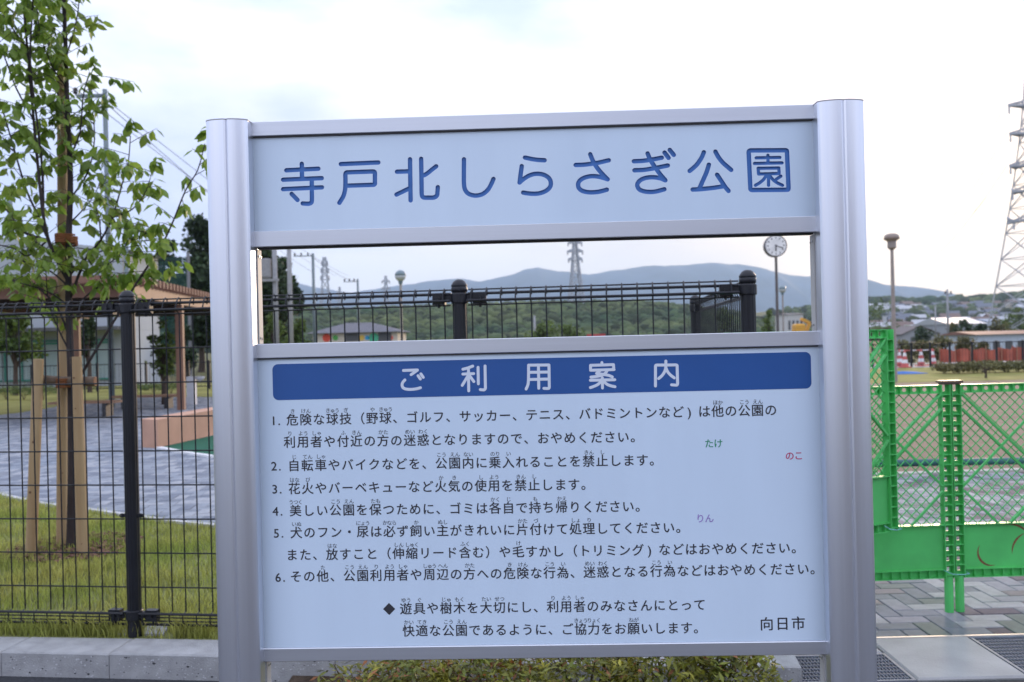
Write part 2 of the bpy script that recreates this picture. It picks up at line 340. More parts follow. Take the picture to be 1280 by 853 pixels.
# header characters: stroke centre lines read off enlargements of the photograph (window x0, y0, scale)
HW = (('寺', 340, 180, 8, [('l', [(150,270),(470,254)]), ('l', [(305,205),(307,350)]), ('l', [(118,364),(504,348)]), ('l', [(118,458),(506,440)]),
        ('l', [(404,360),(406,570)]), ('c', [(406,560),(402,588),(380,602),(345,603),(314,600)]), ('l', [(203,505),(262,566)])]),
      ('戸', 340, 180, 8, [('l', [(694,208),(1068,192)]), ('c', [(740,345),(740,306),(752,292),(775,290)]), ('l', [(770,290),(1000,282)]), ('c', [(1000,282),(1026,284),(1034,300),(1034,330)]),
        ('l', [(1034,320),(1034,390)]), ('c', [(1034,385),(1034,404),(1022,414),(1000,415)]), ('l', [(1005,415),(745,424)]), ('c', [(740,340),(740,420),(735,470),(718,530),(680,594)])]),
      ('北', 490, 180, 8, [('l', [(184,160),(190,570)]), ('l', [(54,284),(180,280)]), ('l', [(48,512),(186,446)]), ('l', [(295,156),(300,470)]), ('c', [(300,460),(302,515),(318,540),(370,543),(425,540),(452,520),(458,485),(461,438)]),
        ('c', [(445,230),(400,265),(345,308),(305,326)])]),
      ('し', 490, 180, 8, [('c', [(722,160),(721,300),(722,400),(732,460),(765,502),(830,522),(900,510),(955,470),(990,415),(1016,356)])]),
      ('ら', 640, 180, 8, [('c', [(130,143),(200,158),(260,166),(326,170)]), ('l', [(98,228),(76,392)]), ('c', [(76,392),(110,362),(165,326),(225,307),(285,307),(340,325),(378,360),(388,410),(370,450),(330,480),(270,500),(210,504),(150,499),(112,492)])]),
      ('さ', 640, 180, 8, [('c', [(636,217),(730,213),(850,196),(965,170)]), ('c', [(781,110),(810,180),(850,245),(900,305),(955,360)]), ('c', [(955,360),(900,342),(840,330),(780,330),(720,345),(675,375),(660,410),(670,450),(710,478),(780,490),(850,486),(900,476),(947,463)])]),
      ('ぎ', 780, 175, 8, [('c', [(96,220),(190,215),(280,202),(374,184)]), ('c', [(102,310),(200,305),(320,285),(434,262)]), ('c', [(233,142),(260,205),(305,275),(355,345),(410,410)]), ('c', [(410,410),(360,390),(300,380),(235,382),(175,400),(140,430),(130,462),(150,500),(200,520),(270,526),(330,518),(400,499)]),
        ('l', [(402,133),(442,186)]), ('l', [(454,107),(494,156)])]),
      ('公', 780, 175, 8, [('c', [(794,130),(770,185),(730,245),(690,285),(652,316)]), ('c', [(909,124),(940,180),(985,235),(1030,275),(1066,306)]), ('c', [(844,254),(820,330),(785,410),(752,485)]), ('c', [(682,502),(760,498),(880,486),(985,470)]), ('c', [(926,354),(970,420),(1010,480),(1040,516)])]),
      ('園', 850, 175, 8, [('c', [(700,112),(688,116),(681,126),(681,145)]), ('l', [(700,112),(1040,110)]), ('c', [(1040,110),(1056,112),(1062,122),(1063,140)]), ('l', [(1063,140),(1078,480)]), ('c', [(1078,475),(1077,493),(1072,502),(1055,504)]), ('l', [(1055,504),(715,507)]), ('c', [(720,507),(705,504),(698,494),(697,475)]), ('l', [(697,480),(681,140)])]),
      )
HW_T = (('園', 850, 175, 8, [('l', [(755,186),(992,182)]), ('l', [(872,160),(874,238)]), ('l', [(738,242),(1014,236)]), ('l', [(775,290),(982,287)]), ('l', [(775,290),(779,345)]), ('l', [(982,287),(984,335)]), ('l', [(779,347),(984,342)]),
        ('c', [(862,352),(830,400),(790,435),(748,460)]), ('l', [(878,350),(879,460)]), ('c', [(895,370),(930,410),(975,440),(1018,460)]), ('l', [(1002,368),(955,400)])]),)
def char_strokes(tab, r):
    res = {}
    for c, x0, y0, s, ch in tab:
        conv = lambda x, y: SP(x0 + x / s, y0 + y / s)
        res.setdefault(c, []).extend([(q, r) for q in strokes_of(ch, conv)])
    return res
hs1 = char_strokes(HW, 0.0051); hs2 = char_strokes(HW_T, 0.0037)
for c in hs2: hs1[c] = hs1[c] + hs2[c]
# cut the characters out of the white face; a blue plate sits 3 mm behind
PF = -0.006
header = MB().box(uL1 - .012, uR0 + .012, PF, PF + 0.004, z_hb1 - 0.001, z_top0 + 0.001).build('header_panel', m_white, sign)
cut = MB()
for c, sts in hs1.items():
    for i, (q, r) in enumerate(sts):
        e = 0.0002 * (i % 17); cut.prism(ribbon(q, r), PF - 0.004 - e, PF + 0.009 + e, 'y')
ct = cut.build('cutter', m_letter, sign, fixn=True)
bpy.context.view_layer.update()
bo = header.modifiers.new('b', 'BOOLEAN'); bo.object = ct; bo.operation = 'DIFFERENCE'; bo.solver = 'EXACT'; bo.use_self = True
bpy.context.view_layer.update(); dg = bpy.context.evaluated_depsgraph_get()
nm = bpy.data.meshes.new_from_object(header.evaluated_get(dg)); header.modifiers.clear(); header.data = nm
MB().box(uL1 - .012, uR0 + .012, PF + .0041, PF + .0070, z_hb1 - .001, z_top0 + .001).build('lettering_back_plate', m_letter, header)
print('header verts', len(nm.vertices), [m.name for m in nm.materials])
ls = len(nm.materials)
for p in nm.polygons:                                    # recess floors and walls take the lettering blue
    if ls > 1: break
if ls < 2:
    nm.materials.append(m_letter)
for p in nm.polygons:
    c = p.center; front = abs(c.y - PF) < 1e-5; back = abs(c.y - PF - 0.004) < 1e-5
    rim = c.z < z_hb1 - 0.0005 or c.z > z_top0 + 0.0005 or c.x < uL1 - .009 or c.x > uR0 + .009
    p.material_index = 0 if (front or back or rim) else 1
bpy.data.objects.remove(ct)
def seg_d(p, a, b):
    ax, ay = a; dx, dy = b[0] - ax, b[1] - ay; L2 = dx*dx + dy*dy
    t = 0 if L2 == 0 else max(0, min(1, ((p[0]-ax)*dx + (p[1]-ay)*dy) / L2)); return math.hypot(p[0]-ax-dx*t, p[1]-ay-dy*t)
allst = [x for v in hs1.values() for x in v]
bm = bmesh.new(); bm.from_mesh(header.data); kill = []      # drop walls left inside crossing strokes
for f in bm.faces:
    if abs(f.normal.y) > .5: continue
    c = f.calc_center_median(); p = (c.x, c.z)
    if any(min(seg_d(p, q[i], q[i+1]) for i in range(len(q)-1)) < r * .93 for q, r in allst): kill.append(f)
print('inner walls removed', len(kill)); bmesh.ops.delete(bm, geom=kill, context='FACES'); bm.to_mesh(header.data); bm.free()


# board
BF = -0.006
board = MB().box(uL1 - .012, uR0 + .012, BF, BF + 0.004, z_b1 - 0.001, z_r0 + 0.001).build('info_panel', m_white, sign)
def shape(polys_or_tris, name, m, parent, y):
    v = [(a, y, b) for a, b in polys_or_tris[0]]
    mb = MB(); mb.add(v, polys_or_tris[1]); return mb.build(name, m, parent)
b_tl, b_tr, b_br, b_bl = SP(341.7, 455.6), SP(1012.5, 439.8), SP(1013.3, 485.5), SP(342, 500.5)
bu0, bu1, bz0, bz1 = (b_tl[0]+b_bl[0])/2, (b_tr[0]+b_br[0])/2, (b_br[1]+b_bl[1])/2, (b_tl[1]+b_tr[1])/2
rr = 0.013; out = []
for cx, cz, a0 in ((bu1-rr, bz1-rr, 0), (bu0+rr, bz1-rr, 90), (bu0+rr, bz0+rr, 180), (bu1-rr, bz0+rr, 270)):
    out += [(cx + rr*math.cos(R_(a0+i*15)), cz + rr*math.sin(R_(a0+i*15))) for i in range(7)]
MB().prism(out, BF - 0.0004, BF - 0.0001, 'y').build('title_band', m_banner, board, fixn=True)
BT = (('ご', 490, 445, 10.667, [('l', [(158,194),(345,188)]), ('l', [(345,190),(260,250)]), ('l', [(352,264),(384,308)]), ('l', [(390,240),(422,286)]), ('c', [(178,320),(150,352),(140,390),(155,425),(195,442),(260,446),(330,438),(385,424)])]),
      ('利', 490, 445, 10.667, [('c', [(948,178),(1010,162),(1080,136)]), ('l', [(948,242),(1092,236)]), ('l', [(1022,158),(1026,465)]), ('l', [(1018,262),(940,392)]), ('l', [(1040,268),(1094,342)]), ('l', [(1150,152),(1154,372)]), ('l', [(1243,134),(1248,425)]), ('c', [(1248,415),(1244,440),(1225,452),(1180,448)])]),
      ('用', 640, 445, 9.143, [('l', [(190,112),(190,200)]), ('l', [(190,106),(422,104)]), ('l', [(422,106),(426,355)]), ('c', [(426,350),(422,368),(405,372),(364,370)]), ('l', [(192,188),(422,184)]), ('l', [(190,270),(424,264)]), ('l', [(302,106),(306,370)]), ('c', [(190,190),(188,280),(182,330),(162,378)])]),
      ('案', 640, 445, 9.143, [('l', [(1025,76),(1025,100)]), ('l', [(896,108),(1156,100)]), ('l', [(896,108),(896,150)]), ('l', [(1156,100),(1160,146)]), ('l', [(896,164),(1164,156)]), ('l', [(1010,162),(965,200)]), ('c', [(965,200),(1030,210),(1100,222),(1144,240)]), ('c', [(1088,164),(1055,205),(990,230),(900,242)]), ('l', [(894,278),(1172,272)]), ('l', [(1030,250),(1032,366)]), ('c', [(1018,290),(980,325),(940,345),(894,362)]), ('c', [(1046,290),(1085,325),(1130,342),(1174,352)])]),
      ('内', 760, 440, 10.667, [('l', [(628,190),(628,455)]), ('c', [(628,190),(634,178),(648,176),(660,175)]), ('l', [(650,176),(890,174)]), ('c', [(890,174),(908,176),(916,186),(916,200)]), ('l', [(916,196),(922,420)]), ('c', [(922,415),(918,436),(900,442),(842,438)]), ('l', [(766,122),(766,200)]), ('c', [(766,195),(755,250),(720,310),(670,355)]), ('c', [(766,210),(790,265),(830,310),(878,346)])]))
for c, sts in char_strokes(BT, 0.0033).items():
    mb = MB()
    for i, (q, r) in enumerate(sts): mb.prism(ribbon(q, r, 5), BF - 0.0009 - 0.00001 * i, BF - 0.0006 + 0.00001 * i, 'y')
    mb.build('title_character', m_bwhite, board, fixn=True)
# printed text: each glyph from Blender's own typeface, laid flat on the board
tcu = bpy.data.curves.new('type', 'FONT'); tob = bpy.data.objects.new('type', tcu); C.objects.link(tob)
tcu.resolution_u = 3; GL = {}
def glyph(ch, off=0.010):
    k = (ch, off)
    if k in GL: return GL[k]
    tcu.body = ch; tcu.offset = off; d = bpy.context.evaluated_depsgraph_get(); d.update()
    me = bpy.data.meshes.new_from_object(tob.evaluated_get(d))
    GL[k] = ([(v.co.x, v.co.y) for v in me.vertices], [tuple(p.vertices) for p in me.polygons]); bpy.data.meshes.remove(me); return GL[k]
def put(mb, ch, px, py, em, half=False, yoff=0.0003, off=0.026):
    u, z = SP(px, py); v, f = glyph(ch, 0.0); s = em
    ox = 0.5 if not half else 0.28
    for q, (dx, dy) in enumerate(((0, 0), (off, 0), (off * .5, off * .8)) if off > .005 else ((0, 0), (off * 3, 0))):
        mb.add([(u + (x - ox + dx - off*.5) * s, BF - yoff - q * .00012, z + (y - 0.36 + dy) * s) for x, y in v], f)
def line(text, a, ia, b, ib, em=15.6, ruby=(), num=None, rdy=10.9, col=None, name='text_line'):
    mb = MB(); E1 = em / 547.6
    for i, ch in enumerate(text):
        t = (i - ia) / (ib - ia); px = a[0] + (b[0]-a[0]) * t; py = a[1] + (b[1]-a[1]) * t
        if ch == ')': put(mb, ch, px, py, E1, half=True)
        elif ch not in '　 ': put(mb, ch, px, py, E1)
    for i, rb in ruby:
        t = (i - ia) / (ib - ia); px = a[0] + (b[0]-a[0]) * t; py = a[1] + (b[1]-a[1]) * t
        pit = 6.3 if len(rb) < 3 else 5.7
        for j, ch in enumerate(rb): put(mb, ch, px + (j - (len(rb)-1)/2) * pit + 0.3, py - rdy, 6.5/547.6, off=0.002)
    if num:
        for ch, x, y in num: put(mb, ch, x, y, E1, half=True)
    return mb.build(name, col or m_ink, board, kind='stuff')
KE = [(35,'こう'),(36,'えん')]
line('危険な球技（野球、ゴルフ、サッカー、テニス、バドミントンなど)は他の公園の', (366.4,525), 0, (962.6,512.8), 36, ruby=[(0,'き'),(1,'けん'),(3,'きゅう'),(4,'ぎ'),(6,'や'),(7,'きゅう'),(32,'ほか'),(34,'こう'),(35,'えん')], num=[('1',343.5,525.8),('.',352.5,525.6)])
line('利用者や付近の方の迷惑となりますので、おやめください。', (363,552.8), 0, (778.7,546.3), 25, ruby=[(0,'り'),(1,'よう'),(2,'しゃ'),(4,'ふ'),(5,'きん'),(7,'かた'),(9,'めい'),(10,'わく')])
line('自転車やバイクなどを、公園内に乗入れることを禁止します。', (368.3,582), 0, (802.4,575.3), 26, ruby=[(0,'じ'),(1,'てん'),(2,'しゃ'),(11,'こう'),(12,'えん'),(13,'ない'),(15,'のり'),(16,'い'),(22,'きん'),(23,'し')], num=[('2',344,582.4),('.',353.4,582.2)])
line('花火やバーベキューなど火気の使用を禁止します。', (368.8,610.6), 0, (717.2,605.6), 21, ruby=[(0,'はな'),(1,'び'),(11,'か'),(12,'き'),(14,'し'),(15,'よう'),(17,'きん'),(18,'し')], num=[('3',345,611),('.',354.4,610.8)])
line('美しい公園を保つために、ゴミは各自で持ち帰りください。', (370.3,638.2), 0, (784.8,632.8), 25, ruby=[(0,'うつく'),(3,'こう'),(4,'えん'),(6,'たも'),(15,'かく'),(16,'じ'),(18,'も'),(20,'かえ')], num=[('4',345.8,638.6),('.',355.4,638.4)])
line('犬のフン・尿は必ず飼い主がきれいに片付けて処理してください。', (371.2,665.6), 0, (835.4,659.2), 28, ruby=[(0,'いぬ'),(5,'にょう'),(7,'かなら'),(9,'か'),(11,'ぬし'),(17,'かた'),(18,'づ'),(21,'しょ'),(22,'り')], num=[('5',347,666),('.',356.6,665.8)])
line('また、放すこと（伸縮リード含む）や毛すかし（トリミング)などはおやめください。', (366,693.4), 0, (979.4,684.6), 37, ruby=[(3,'はな'),(8,'しん'),(9,'しゅく'),(13,'ふく'),(17,'け')])
line('その他、公園利用者や周辺の方への危険な行為、迷惑となる行為などはおやめください。', (370.9,720.3), 0, (1002.8,710.8), 38, ruby=[(2,'た'),(4,'こう'),(5,'えん'),(6,'り'),(7,'よう'),(8,'しゃ'),(10,'しゅう'),(11,'へん'),(13,'かた'),(16,'き'),(17,'けん'),(19,'こう'),(20,'い'),(22,'めい'),(23,'わく'),(27,'こう'),(28,'い')], num=[('6',349,721),('.',358.6,720.8)])
line('遊具や樹木を大切にし、利用者のみなさんにとって', (507.9,760.4), 0, (874,755.4), 22, ruby=[(0,'ゆう'),(1,'ぐ'),(3,'じゅ'),(4,'もく'),(6,'たい'),(7,'せつ'),(11,'り'),(12,'よう'),(13,'しゃ')])
line('快適な公園であるように、ご協力をお願いします。', (511.2,788), 0, (857.5,784.4), 21, ruby=[(0,'かい'),(1,'てき'),(3,'こう'),(4,'えん'),(13,'きょう'),(14,'りょく'),(17,'ねが')])
mb = MB(); put(mb, '◆', 486.6, 760.6, 15.5/547.6); mb.build('printed_mark', m_ink, board)
line('向日市', (957.5,779.4), 0, (996.9,778.5), 2, em=17.5)
line('たけ', (885.8,554.4), 0, (897.2,554.2), 1, em=11.5, col=m_green_t)
line('のこ', (986.2,569.8), 0, (997.4,569.5), 1, em=11.5, col=m_red_t)
line('りん', (874.8,647.8), 0, (886,647.6), 1, em=11.5, col=m_pur_t)
bpy.data.objects.remove(tob)

# ================================================================== GROUND SURFACES AROUND THE SIGN
m_asph = M('asphalt', (0.06, 0.062, 0.068), 0.9, var=0.25, scale=60, bump=0.6, bscale=400)
m_conc = M('concrete_slab_grey', (0.30, 0.30, 0.30), 0.85, var=0.12, scale=7, bump=0.25, bscale=120)
m_kerb = M('kerb_concrete', (0.37, 0.37, 0.37), 0.85, var=0.15, scale=14, bump=0.4, bscale=140)
m_soil = M('bed_soil', (0.075, 0.055, 0.04), 0.95, var=0.4, scale=20, bump=0.8, bscale=90)
m_turf = M('turf_base', (0.20, 0.21, 0.08), 0.95, var=0.35, scale=6, bump=0.6, bscale=60)
m_mortar = M('joint_sand', (0.14, 0.135, 0.13), 0.95, var=0.2, scale=40)
FD = Vector((2.715, -0.335, 0)).normalized(); FN = Vector((-FD.y, FD.x, 0))     # along the front fence, and into the park
A0 = G(165, 849, 0.0)                                                             # kerb front foot below the post
def Fp(s, n, z=0.0): p = A0 + FD * s + FN * n; return Vector((p.x, p.y, z))      # s along the kerb, n into the park
s_end = 2.78
struct(MB().add([(-16, -9, 0), (14, -9, 0), (12, 3.69, 0), (1.25, 3.69, 0), Fp(s_end, 0), Fp(-12, 0)], [(0,1,2,3,4,5)]).build('road', m_asph))
# kerb stones, 0.5 m each
kerb = struct(bpy.data.objects.new('kerb', None)); C.objects.link(kerb)
KH = 0.106; KW = 0.205
s0 = (G(132, 820, KH) - A0).dot(FD)
k = -12; i0 = 0
ang = math.atan2(FD.y, FD.x)
km = [MB().cbox(0.0015, 0.4985, 0, KW, -0.12, KH + dz, 0.006).mesh('kerb_stone', m_kerb) for dz in (0, 0.0015, -0.001)]
# speckles: exposed pebbles in the front face, as small raised chips
pebd = M('pebble_dark', (0.03, 0.03, 0.035), 0.6); pebl = M('pebble_light', (0.5, 0.5, 0.52), 0.7)
s = s0 - 3.0
while s < s_end - 0.02:
    ln = min(0.5, s_end - s)
    o = inst('kerb_stone', random.choice(km), kerb, Fp(s, 0), (0, 0, ang), (ln / 0.5, 1, 1))
    for mat_, cnt in ((pebd, 26), (pebl, 60)):
        mb = MB()
        for q in range(cnt):
            x = random.uniform(0.01, 0.49); z = random.uniform(0.004, KH - 0.012); r = random.uniform(0.0012, 0.0042) * (1 if random.random() < .8 else 1.5)
            a0 = random.random() * 6
            pts = [(x + r * random.uniform(.7, 1.3) * math.cos(a0 + j * math.pi / 3), -0.0006, z + 0.8 * r * random.uniform(.7, 1.2) * math.sin(a0 + j * math.pi / 3)) for j in range(6)]
            mb.add(pts + [(x, -0.0016, z)], [(j, (j+1) % 6, 6) for j in range(6)])
        pb = mb.build('pebble_flecks', mat_, o, fixn=True); pb['kind'] = 'stuff'
    s += 0.5
# lawn behind the kerb
path_edge = [G(-330, 585, .1), G(-120, 604, .1), G(0, 621, .1), G(49, 632, .1), G(110, 640, .1), G(160, 647, .1), G(208, 654, .1), G(267, 660, .1)]
path_edge += [Vector((-1.1, 6.75, .1)), Vector((0.2, 7.0, .1)), Vector((1.28, 7.1, .1))]
lawn_front = [Fp(-8, KW), Fp(s_end - .02, KW)]
ret_a = Vector((0.99, 3.83, 0)); ret_b = Vector((1.20, 6.0, 0))
MBl = MB().add([Vector((p.x, p.y, 0.1)) for p in [lawn_front[0], lawn_front[1]] + path_edge[::-1]], [tuple(range(2 + len(path_edge)))])
lawn = struct(MBl.build('lawn', m_turf))
# curved pale edging strip of the paving
m_edge = M('edging_concrete', (0.5, 0.5, 0.52), 0.8, var=0.08)
mb = MB()
for a, b in zip(path_edge[:-1], path_edge[1:]):
    d = (b - a).normalized(); n = Vector((-d.y, d.x, 0)) * 0.05
    mb.add([a + Vector((0,0,-.05)), b + Vector((0,0,-.05)), b + n + Vector((0,0,-.05)), a + n + Vector((0,0,-.05)), a + Vector((0,0,.02)), b + Vector((0,0,.02)), b + n + Vector((0,0,.02)), a + n + Vector((0,0,.02))],
           [(4,5,6,7),(0,1,5,4),(2,3,7,6)])
struct(mb.build('path_edging', m_edge))
def inpoly(x, y, poly):
    ins = np.zeros(np.shape(x), bool); n = len(poly)
    for i in range(n):
        x1, y1 = poly[i][0], poly[i][1]; x2, y2 = poly[(i+1) % n][0], poly[(i+1) % n][1]
        c = ((y1 > y) != (y2 > y)) & (x < (x2 - x1) * (y - y1) / (y2 - y1 + 1e-12) + x1); ins ^= c
    return ins
# grass blades
def grass(name, poly, n, zb, hmin, hmax, m, clump=True, extra=None):
    poly = [(p[0], p[1]) for p in poly]; x0 = min(p[0] for p in poly); x1 = max(p[0] for p in poly); y0 = min(p[1] for p in poly); y1 = max(p[1] for p in poly)
    x = rng.uniform(x0, x1, n); y = rng.uniform(y0, y1, n); k = inpoly(x, y, poly); x = x[k]; y = y[k]
    d = 0.5 + 0.5 * np.sin(x * 5.1 + 1.3 * np.sin(y * 4.3)) * np.sin(y * 6.7 + 1.1 * np.sin(x * 3.7))
    if clump: k = rng.uniform(0, 1, len(x)) < 0.45 + 0.55 * d; x = x[k]; y = y[k]; d = d[k]
    if extra: x = np.concatenate([x, extra[0]]); y = np.concatenate([y, extra[1]]); d = np.concatenate([d, np.ones(len(extra[0])) * 1.6])
    n = len(x); h = rng.uniform(hmin, hmax, n) * (0.65 + 0.5 * d); w = rng.uniform(0.0016, 0.0034, n); a = rng.uniform(0, 6.283, n)
    lx = rng.normal(0, 0.35, n) * h; ly = rng.normal(0, 0.35, n) * h; dx = np.cos(a) * w; dy = np.sin(a) * w
    z = np.full(n, zb)
    V = np.stack([np.stack([x - dx, y - dy, z], -1), np.stack([x + dx, y + dy, z], -1),
                  np.stack([x + dx*.7 + lx*.35, y + dy*.7 + ly*.35, z + h*.6], -1), np.stack([x - dx*.7 + lx*.35, y - dy*.7 + ly*.35, z + h*.6], -1),
                  np.stack([x + lx, y + ly, z + h], -1)], 1).reshape(-1, 3)
    b = np.arange(n)[:, None] * 5
    F = np.concatenate([b + np.array([[0, 1, 2]]), b + np.array([[0, 2, 3]]), b + np.array([[3, 2, 4]])], 1).reshape(-1, 3)
    o = np_mesh(name, V, F, m); o['kind'] = 'stuff'; return o
m_blade = M('grass_blade', (0.27, 0.34, 0.07), 0.7, var=0.3, scale=1.6, island=0.45, hue=(0.42, 0.40, 0.11), trans=0.45)
gpoly = [Fp(-2.9, KW + .01), Fp(s_end - .05, KW + .01)] + path_edge[::-1][:9]
gpoly = [(p.x, p.y) for p in gpoly]
es = rng.uniform(-2.6, s_end - .05, 9000); en = KW + 0.02 + np.abs(rng.normal(0, 0.045, 9000))
ex = A0.x + FD.x * es + FN.x * en; ey = A0.y + FD.y * es + FN.y * en
tuft = 0.5 + 0.5 * np.sin(es * 9 + 2 * np.sin(es * 4)); kk = rng.uniform(0, 1, 9000) < 0.25 + 0.75 * tuft; kk &= np.abs(es - 0.0) > 0.07
tag_g = grass('grass', gpoly, 125000, 0.098, 0.035, 0.085, m_blade, extra=(ex[kk], ey[kk]))
# herringbone paving ---------------------------------------------------------
PAVC = [(0.27, 0.27, 0.29), (0.185, 0.20, 0.215), (0.14, 0.125, 0.135), (0.34, 0.34, 0.34), (0.165, 0.19, 0.175), (0.22, 0.20, 0.205), (0.11, 0.10, 0.115)]
def pav_mats(tag_, cols): return [M('paver_%s_%d' % (tag_, i), c, 0.82, var=0.1, scale=18, bump=0.35, bscale=160) for i, c in enumerate(cols)]
def paving(name, poly, org, ang, z, cols, tag_, ranker, wts, L0=0.2, W0=0.1):
    par = struct(MB().add([Vector((x, y, z - 0.012)) for x, y in poly], [tuple(range(len(poly)))]).build(name, m_mortar))
    mats = pav_mats(tag_, cols); ca, sa = math.cos(ang), math.sin(ang)
    X = [p[0] - org[0] for p in poly]; Y = [p[1] - org[1] for p in poly]
    U = [x*ca + y*sa for x, y in zip(X, Y)]; Vv = [-x*sa + y*ca for x, y in zip(X, Y)]
    i0, i1 = int(min(U)/W0) - 2, int(max(U)/W0) + 2; j0, j1 = int(min(Vv)/W0) - 2, int(max(Vv)/W0) + 2
    it = []
    for i in range(i0, i1):
        for j in range(j0, j1):
            mm = (i - j) % 4
            if mm == 0: it.append((i*W0 + W0, j*W0 + W0/2, 0))
            elif mm == 3: it.append((i*W0 + W0/2, j*W0 + W0, 1))
    it = np.array(it); wx = org[0] + it[:,0]*ca - it[:,1]*sa; wy = org[1] + it[:,0]*sa + it[:,1]*ca
    k = inpoly(wx, wy, poly); it = it[k]; wx = wx[k]; wy = wy[k]
    rk = np.array([ranker(a, b) for a, b in zip(wx, wy)]); order = np.argsort(rk)
    n = len(order); ci = rng.choice(len(cols), n, p=np.array(wts)/sum(wts)); dz = rng.normal(0, 0.0012, n)
    g = 0.0022; mes = [MB().cbox(-L0/2+g, L0/2-g, -W0/2+g, W0/2-g, -0.03, 0, 0.0035).mesh('paver', m) for m in mats]
    for q in order[:300]:
        inst('paver', mes[ci[q]], par, (wx[q], wy[q], z + dz[q]), (0, 0, ang + (math.pi/2 if it[q, 2] else 0)))
    rest = order[300:]
    cb = MB().cbox(-L0/2+g, L0/2-g, -W0/2+g, W0/2-g, -0.03, 0, 0.0035); bv = np.array(cb.v); bf = np.array([f for f in cb.f])
    for c in range(len(cols)):
        rs = [q for q in rest if ci[q] == c]
        if not rs: continue
        rs = np.array(rs); a = ang + np.where(it[rs, 2] > 0, math.pi/2, 0); Rm = np.zeros((len(rs), 3, 3)); Rm[:,0,0] = np.cos(a); Rm[:,0,1] = -np.sin(a); Rm[:,1,0] = np.sin(a); Rm[:,1,1] = np.cos(a); Rm[:,2,2] = 1
        V, F = scatter(bv, bf, np.stack([wx[rs], wy[rs], z + dz[rs]], -1), Rm, np.ones(len(rs)))
        np_mesh('pavers', V, F, mats[c], par, kind='stuff')
    return par
def px_of(x, y, z):
    v = ROT.transposed() @ Vector((x, y, z - EYE)); return 640 + FPX * v.x / -v.z, 426.5 - FPX * v.y / -v.z
# left: park path and plaza behind the lawn
off = [Vector((p.x, p.y + 0.05, 0)) for p in path_edge]
ppoly = [(p.x, p.y) for p in off[1:]] + [(1.38, 13), (-2.2, 13), (-4.3, 21.5), G(262, 497, .1)[:2], G(180, 497, .1)[:2], G(100, 503, .1)[:2], G(52, 513, .1)[:2], G(0, 520, .1)[:2], G(-160, 536, .1)[:2], G(-400, 560, .1)[:2]]
ppoly = [(float(a), float(b)) for a, b in ppoly]
def rankL(x, y):
    a, b = px_of(x, y, .1); return y if -5 < a < 275 else 100 + y
paving('plaza_paving', ppoly, (0, 7), R_(4), 0.112, [(0.27, 0.295, 0.335), (0.185, 0.205, 0.245), (0.34, 0.355, 0.385), (0.225, 0.245, 0.28)], 'left', rankL, (4, 3, 2.5, 2))
# right: entrance paving
epoly = [(1.10, 4.235), (5.4, 4.235), (6.6, 9.05), (1.95, 9.05), (1.55, 7.4)]
def rankR(x, y):
    a, b = px_of(x, y, 0); return y if 1085 < a < 1290 else 100 + y
epav = paving('entrance_paving', epoly, (2.0, 4.25), R_(0.5), 0.0, PAVC, 'right', rankR, (3, 3, 2, 2.2, 2, 2, .9))
# pale edging kerb between the entrance paving and the sports field
mb = MB()
for a, b in (((1.2, 9.9), (2.9, 9.0)), ((2.9, 9.0), (9.5, 9.35))):
    a = Vector((*a, 0)); b = Vector((*b, 0)); d = (b - a).normalized(); n = Vector((-d.y, d.x, 0)) * 0.12
    mb.add([a + Vector((0,0,-.05)), b + Vector((0,0,-.05)), b + n + Vector((0,0,-.05)), a + n + Vector((0,0,-.05)), a + Vector((0,0,.02)), b + Vector((0,0,.02)), b + n + Vector((0,0,.02)), a + n + Vector((0,0,.02))], [(4,5,6,7),(0,1,5,4),(2,3,7,6),(1,2,6,5),(3,0,4,7)])
struct(mb.build('field_kerb', M('field_kerb_concrete', (0.5, 0.47, 0.43), 0.85)))
m_field = M('field_soil', (0.20, 0.145, 0.105), 0.95, var=0.18, scale=0.9, bump=0.4, bscale=20, hue=(0.27, 0.20, 0.15), stretch=(0.35, 1.6, 1))
struct(MB().add([(-2.0, 9.1, -.004), (14, 9.1, -.004), (24, 26, -.004), (-1, 26, -.004)], [(0,1,2,3)]).build('sports_field', m_field))
m_gs = M('far_grass', (0.22, 0.21, 0.06), 0.95, var=0.25, scale=1.2, bump=0.5, bscale=14)
struct(MB().add([(-2, 26, 0.0), (24, 26, 0.0), (34, 37, 0.0), (-2, 37, 0.0)], [(0,1,2,3)]).build('grass_strip', m_gs))
struct(MB().add([(-30, 20.6, 0.05), (-4.5, 20.6, 0.05), (-2, 37, 0.05), (-40, 37, 0.05)], [(0,1,2,3)]).build('grass_bank', m_gs))
struct(MB().add([(6, 37, 0.004), (40, 37, 0.004), (44, 42, 0.004), (6, 42, 0.004)], [(0,1,2,3)]).build('path', M('pale_path', (0.40, 0.38, 0.37), 0.9)))

# concrete gutter slabs and steel gratings at the entrance
slab = struct(bpy.data.objects.new('gutter', None)); C.objects.link(slab)
m_slab2 = M('gutter_concrete', (0.37, 0.365, 0.36), 0.85, var=0.1, scale=5, bump=0.2, bscale=100)
MB().cbox(1.603, 2.052, 3.712, 4.212, -0.15, 0.006, 0.008).build('gutter_slab', m_slab2, slab)
MB().cbox(1.03, 1.592, 4.03, 4.212, -0.15, 0.006, 0.008).build('gutter_slab', m_slab2, slab)
MB().cbox(1.0, 3.6, 4.214, 4.228, -0.15, 0.008, 0.002).build('edge_angle', M('edge_angle_sunlit_steel', (0.62, 0.55, 0.47), 0.5, 0.3), slab)  # warm sunlit tint of the edge put into its steel colour
MB().box(1.03, 3.6, 3.72, 4.2, -0.16, -0.09).build('gutter_bottom', M('gutter_dark', (0.06, 0.06, 0.065), 0.9), slab)
m_grate = M('galvanised_steel', (0.20, 0.22, 0.26), 0.7, 0.1, var=0.15, scale=30)
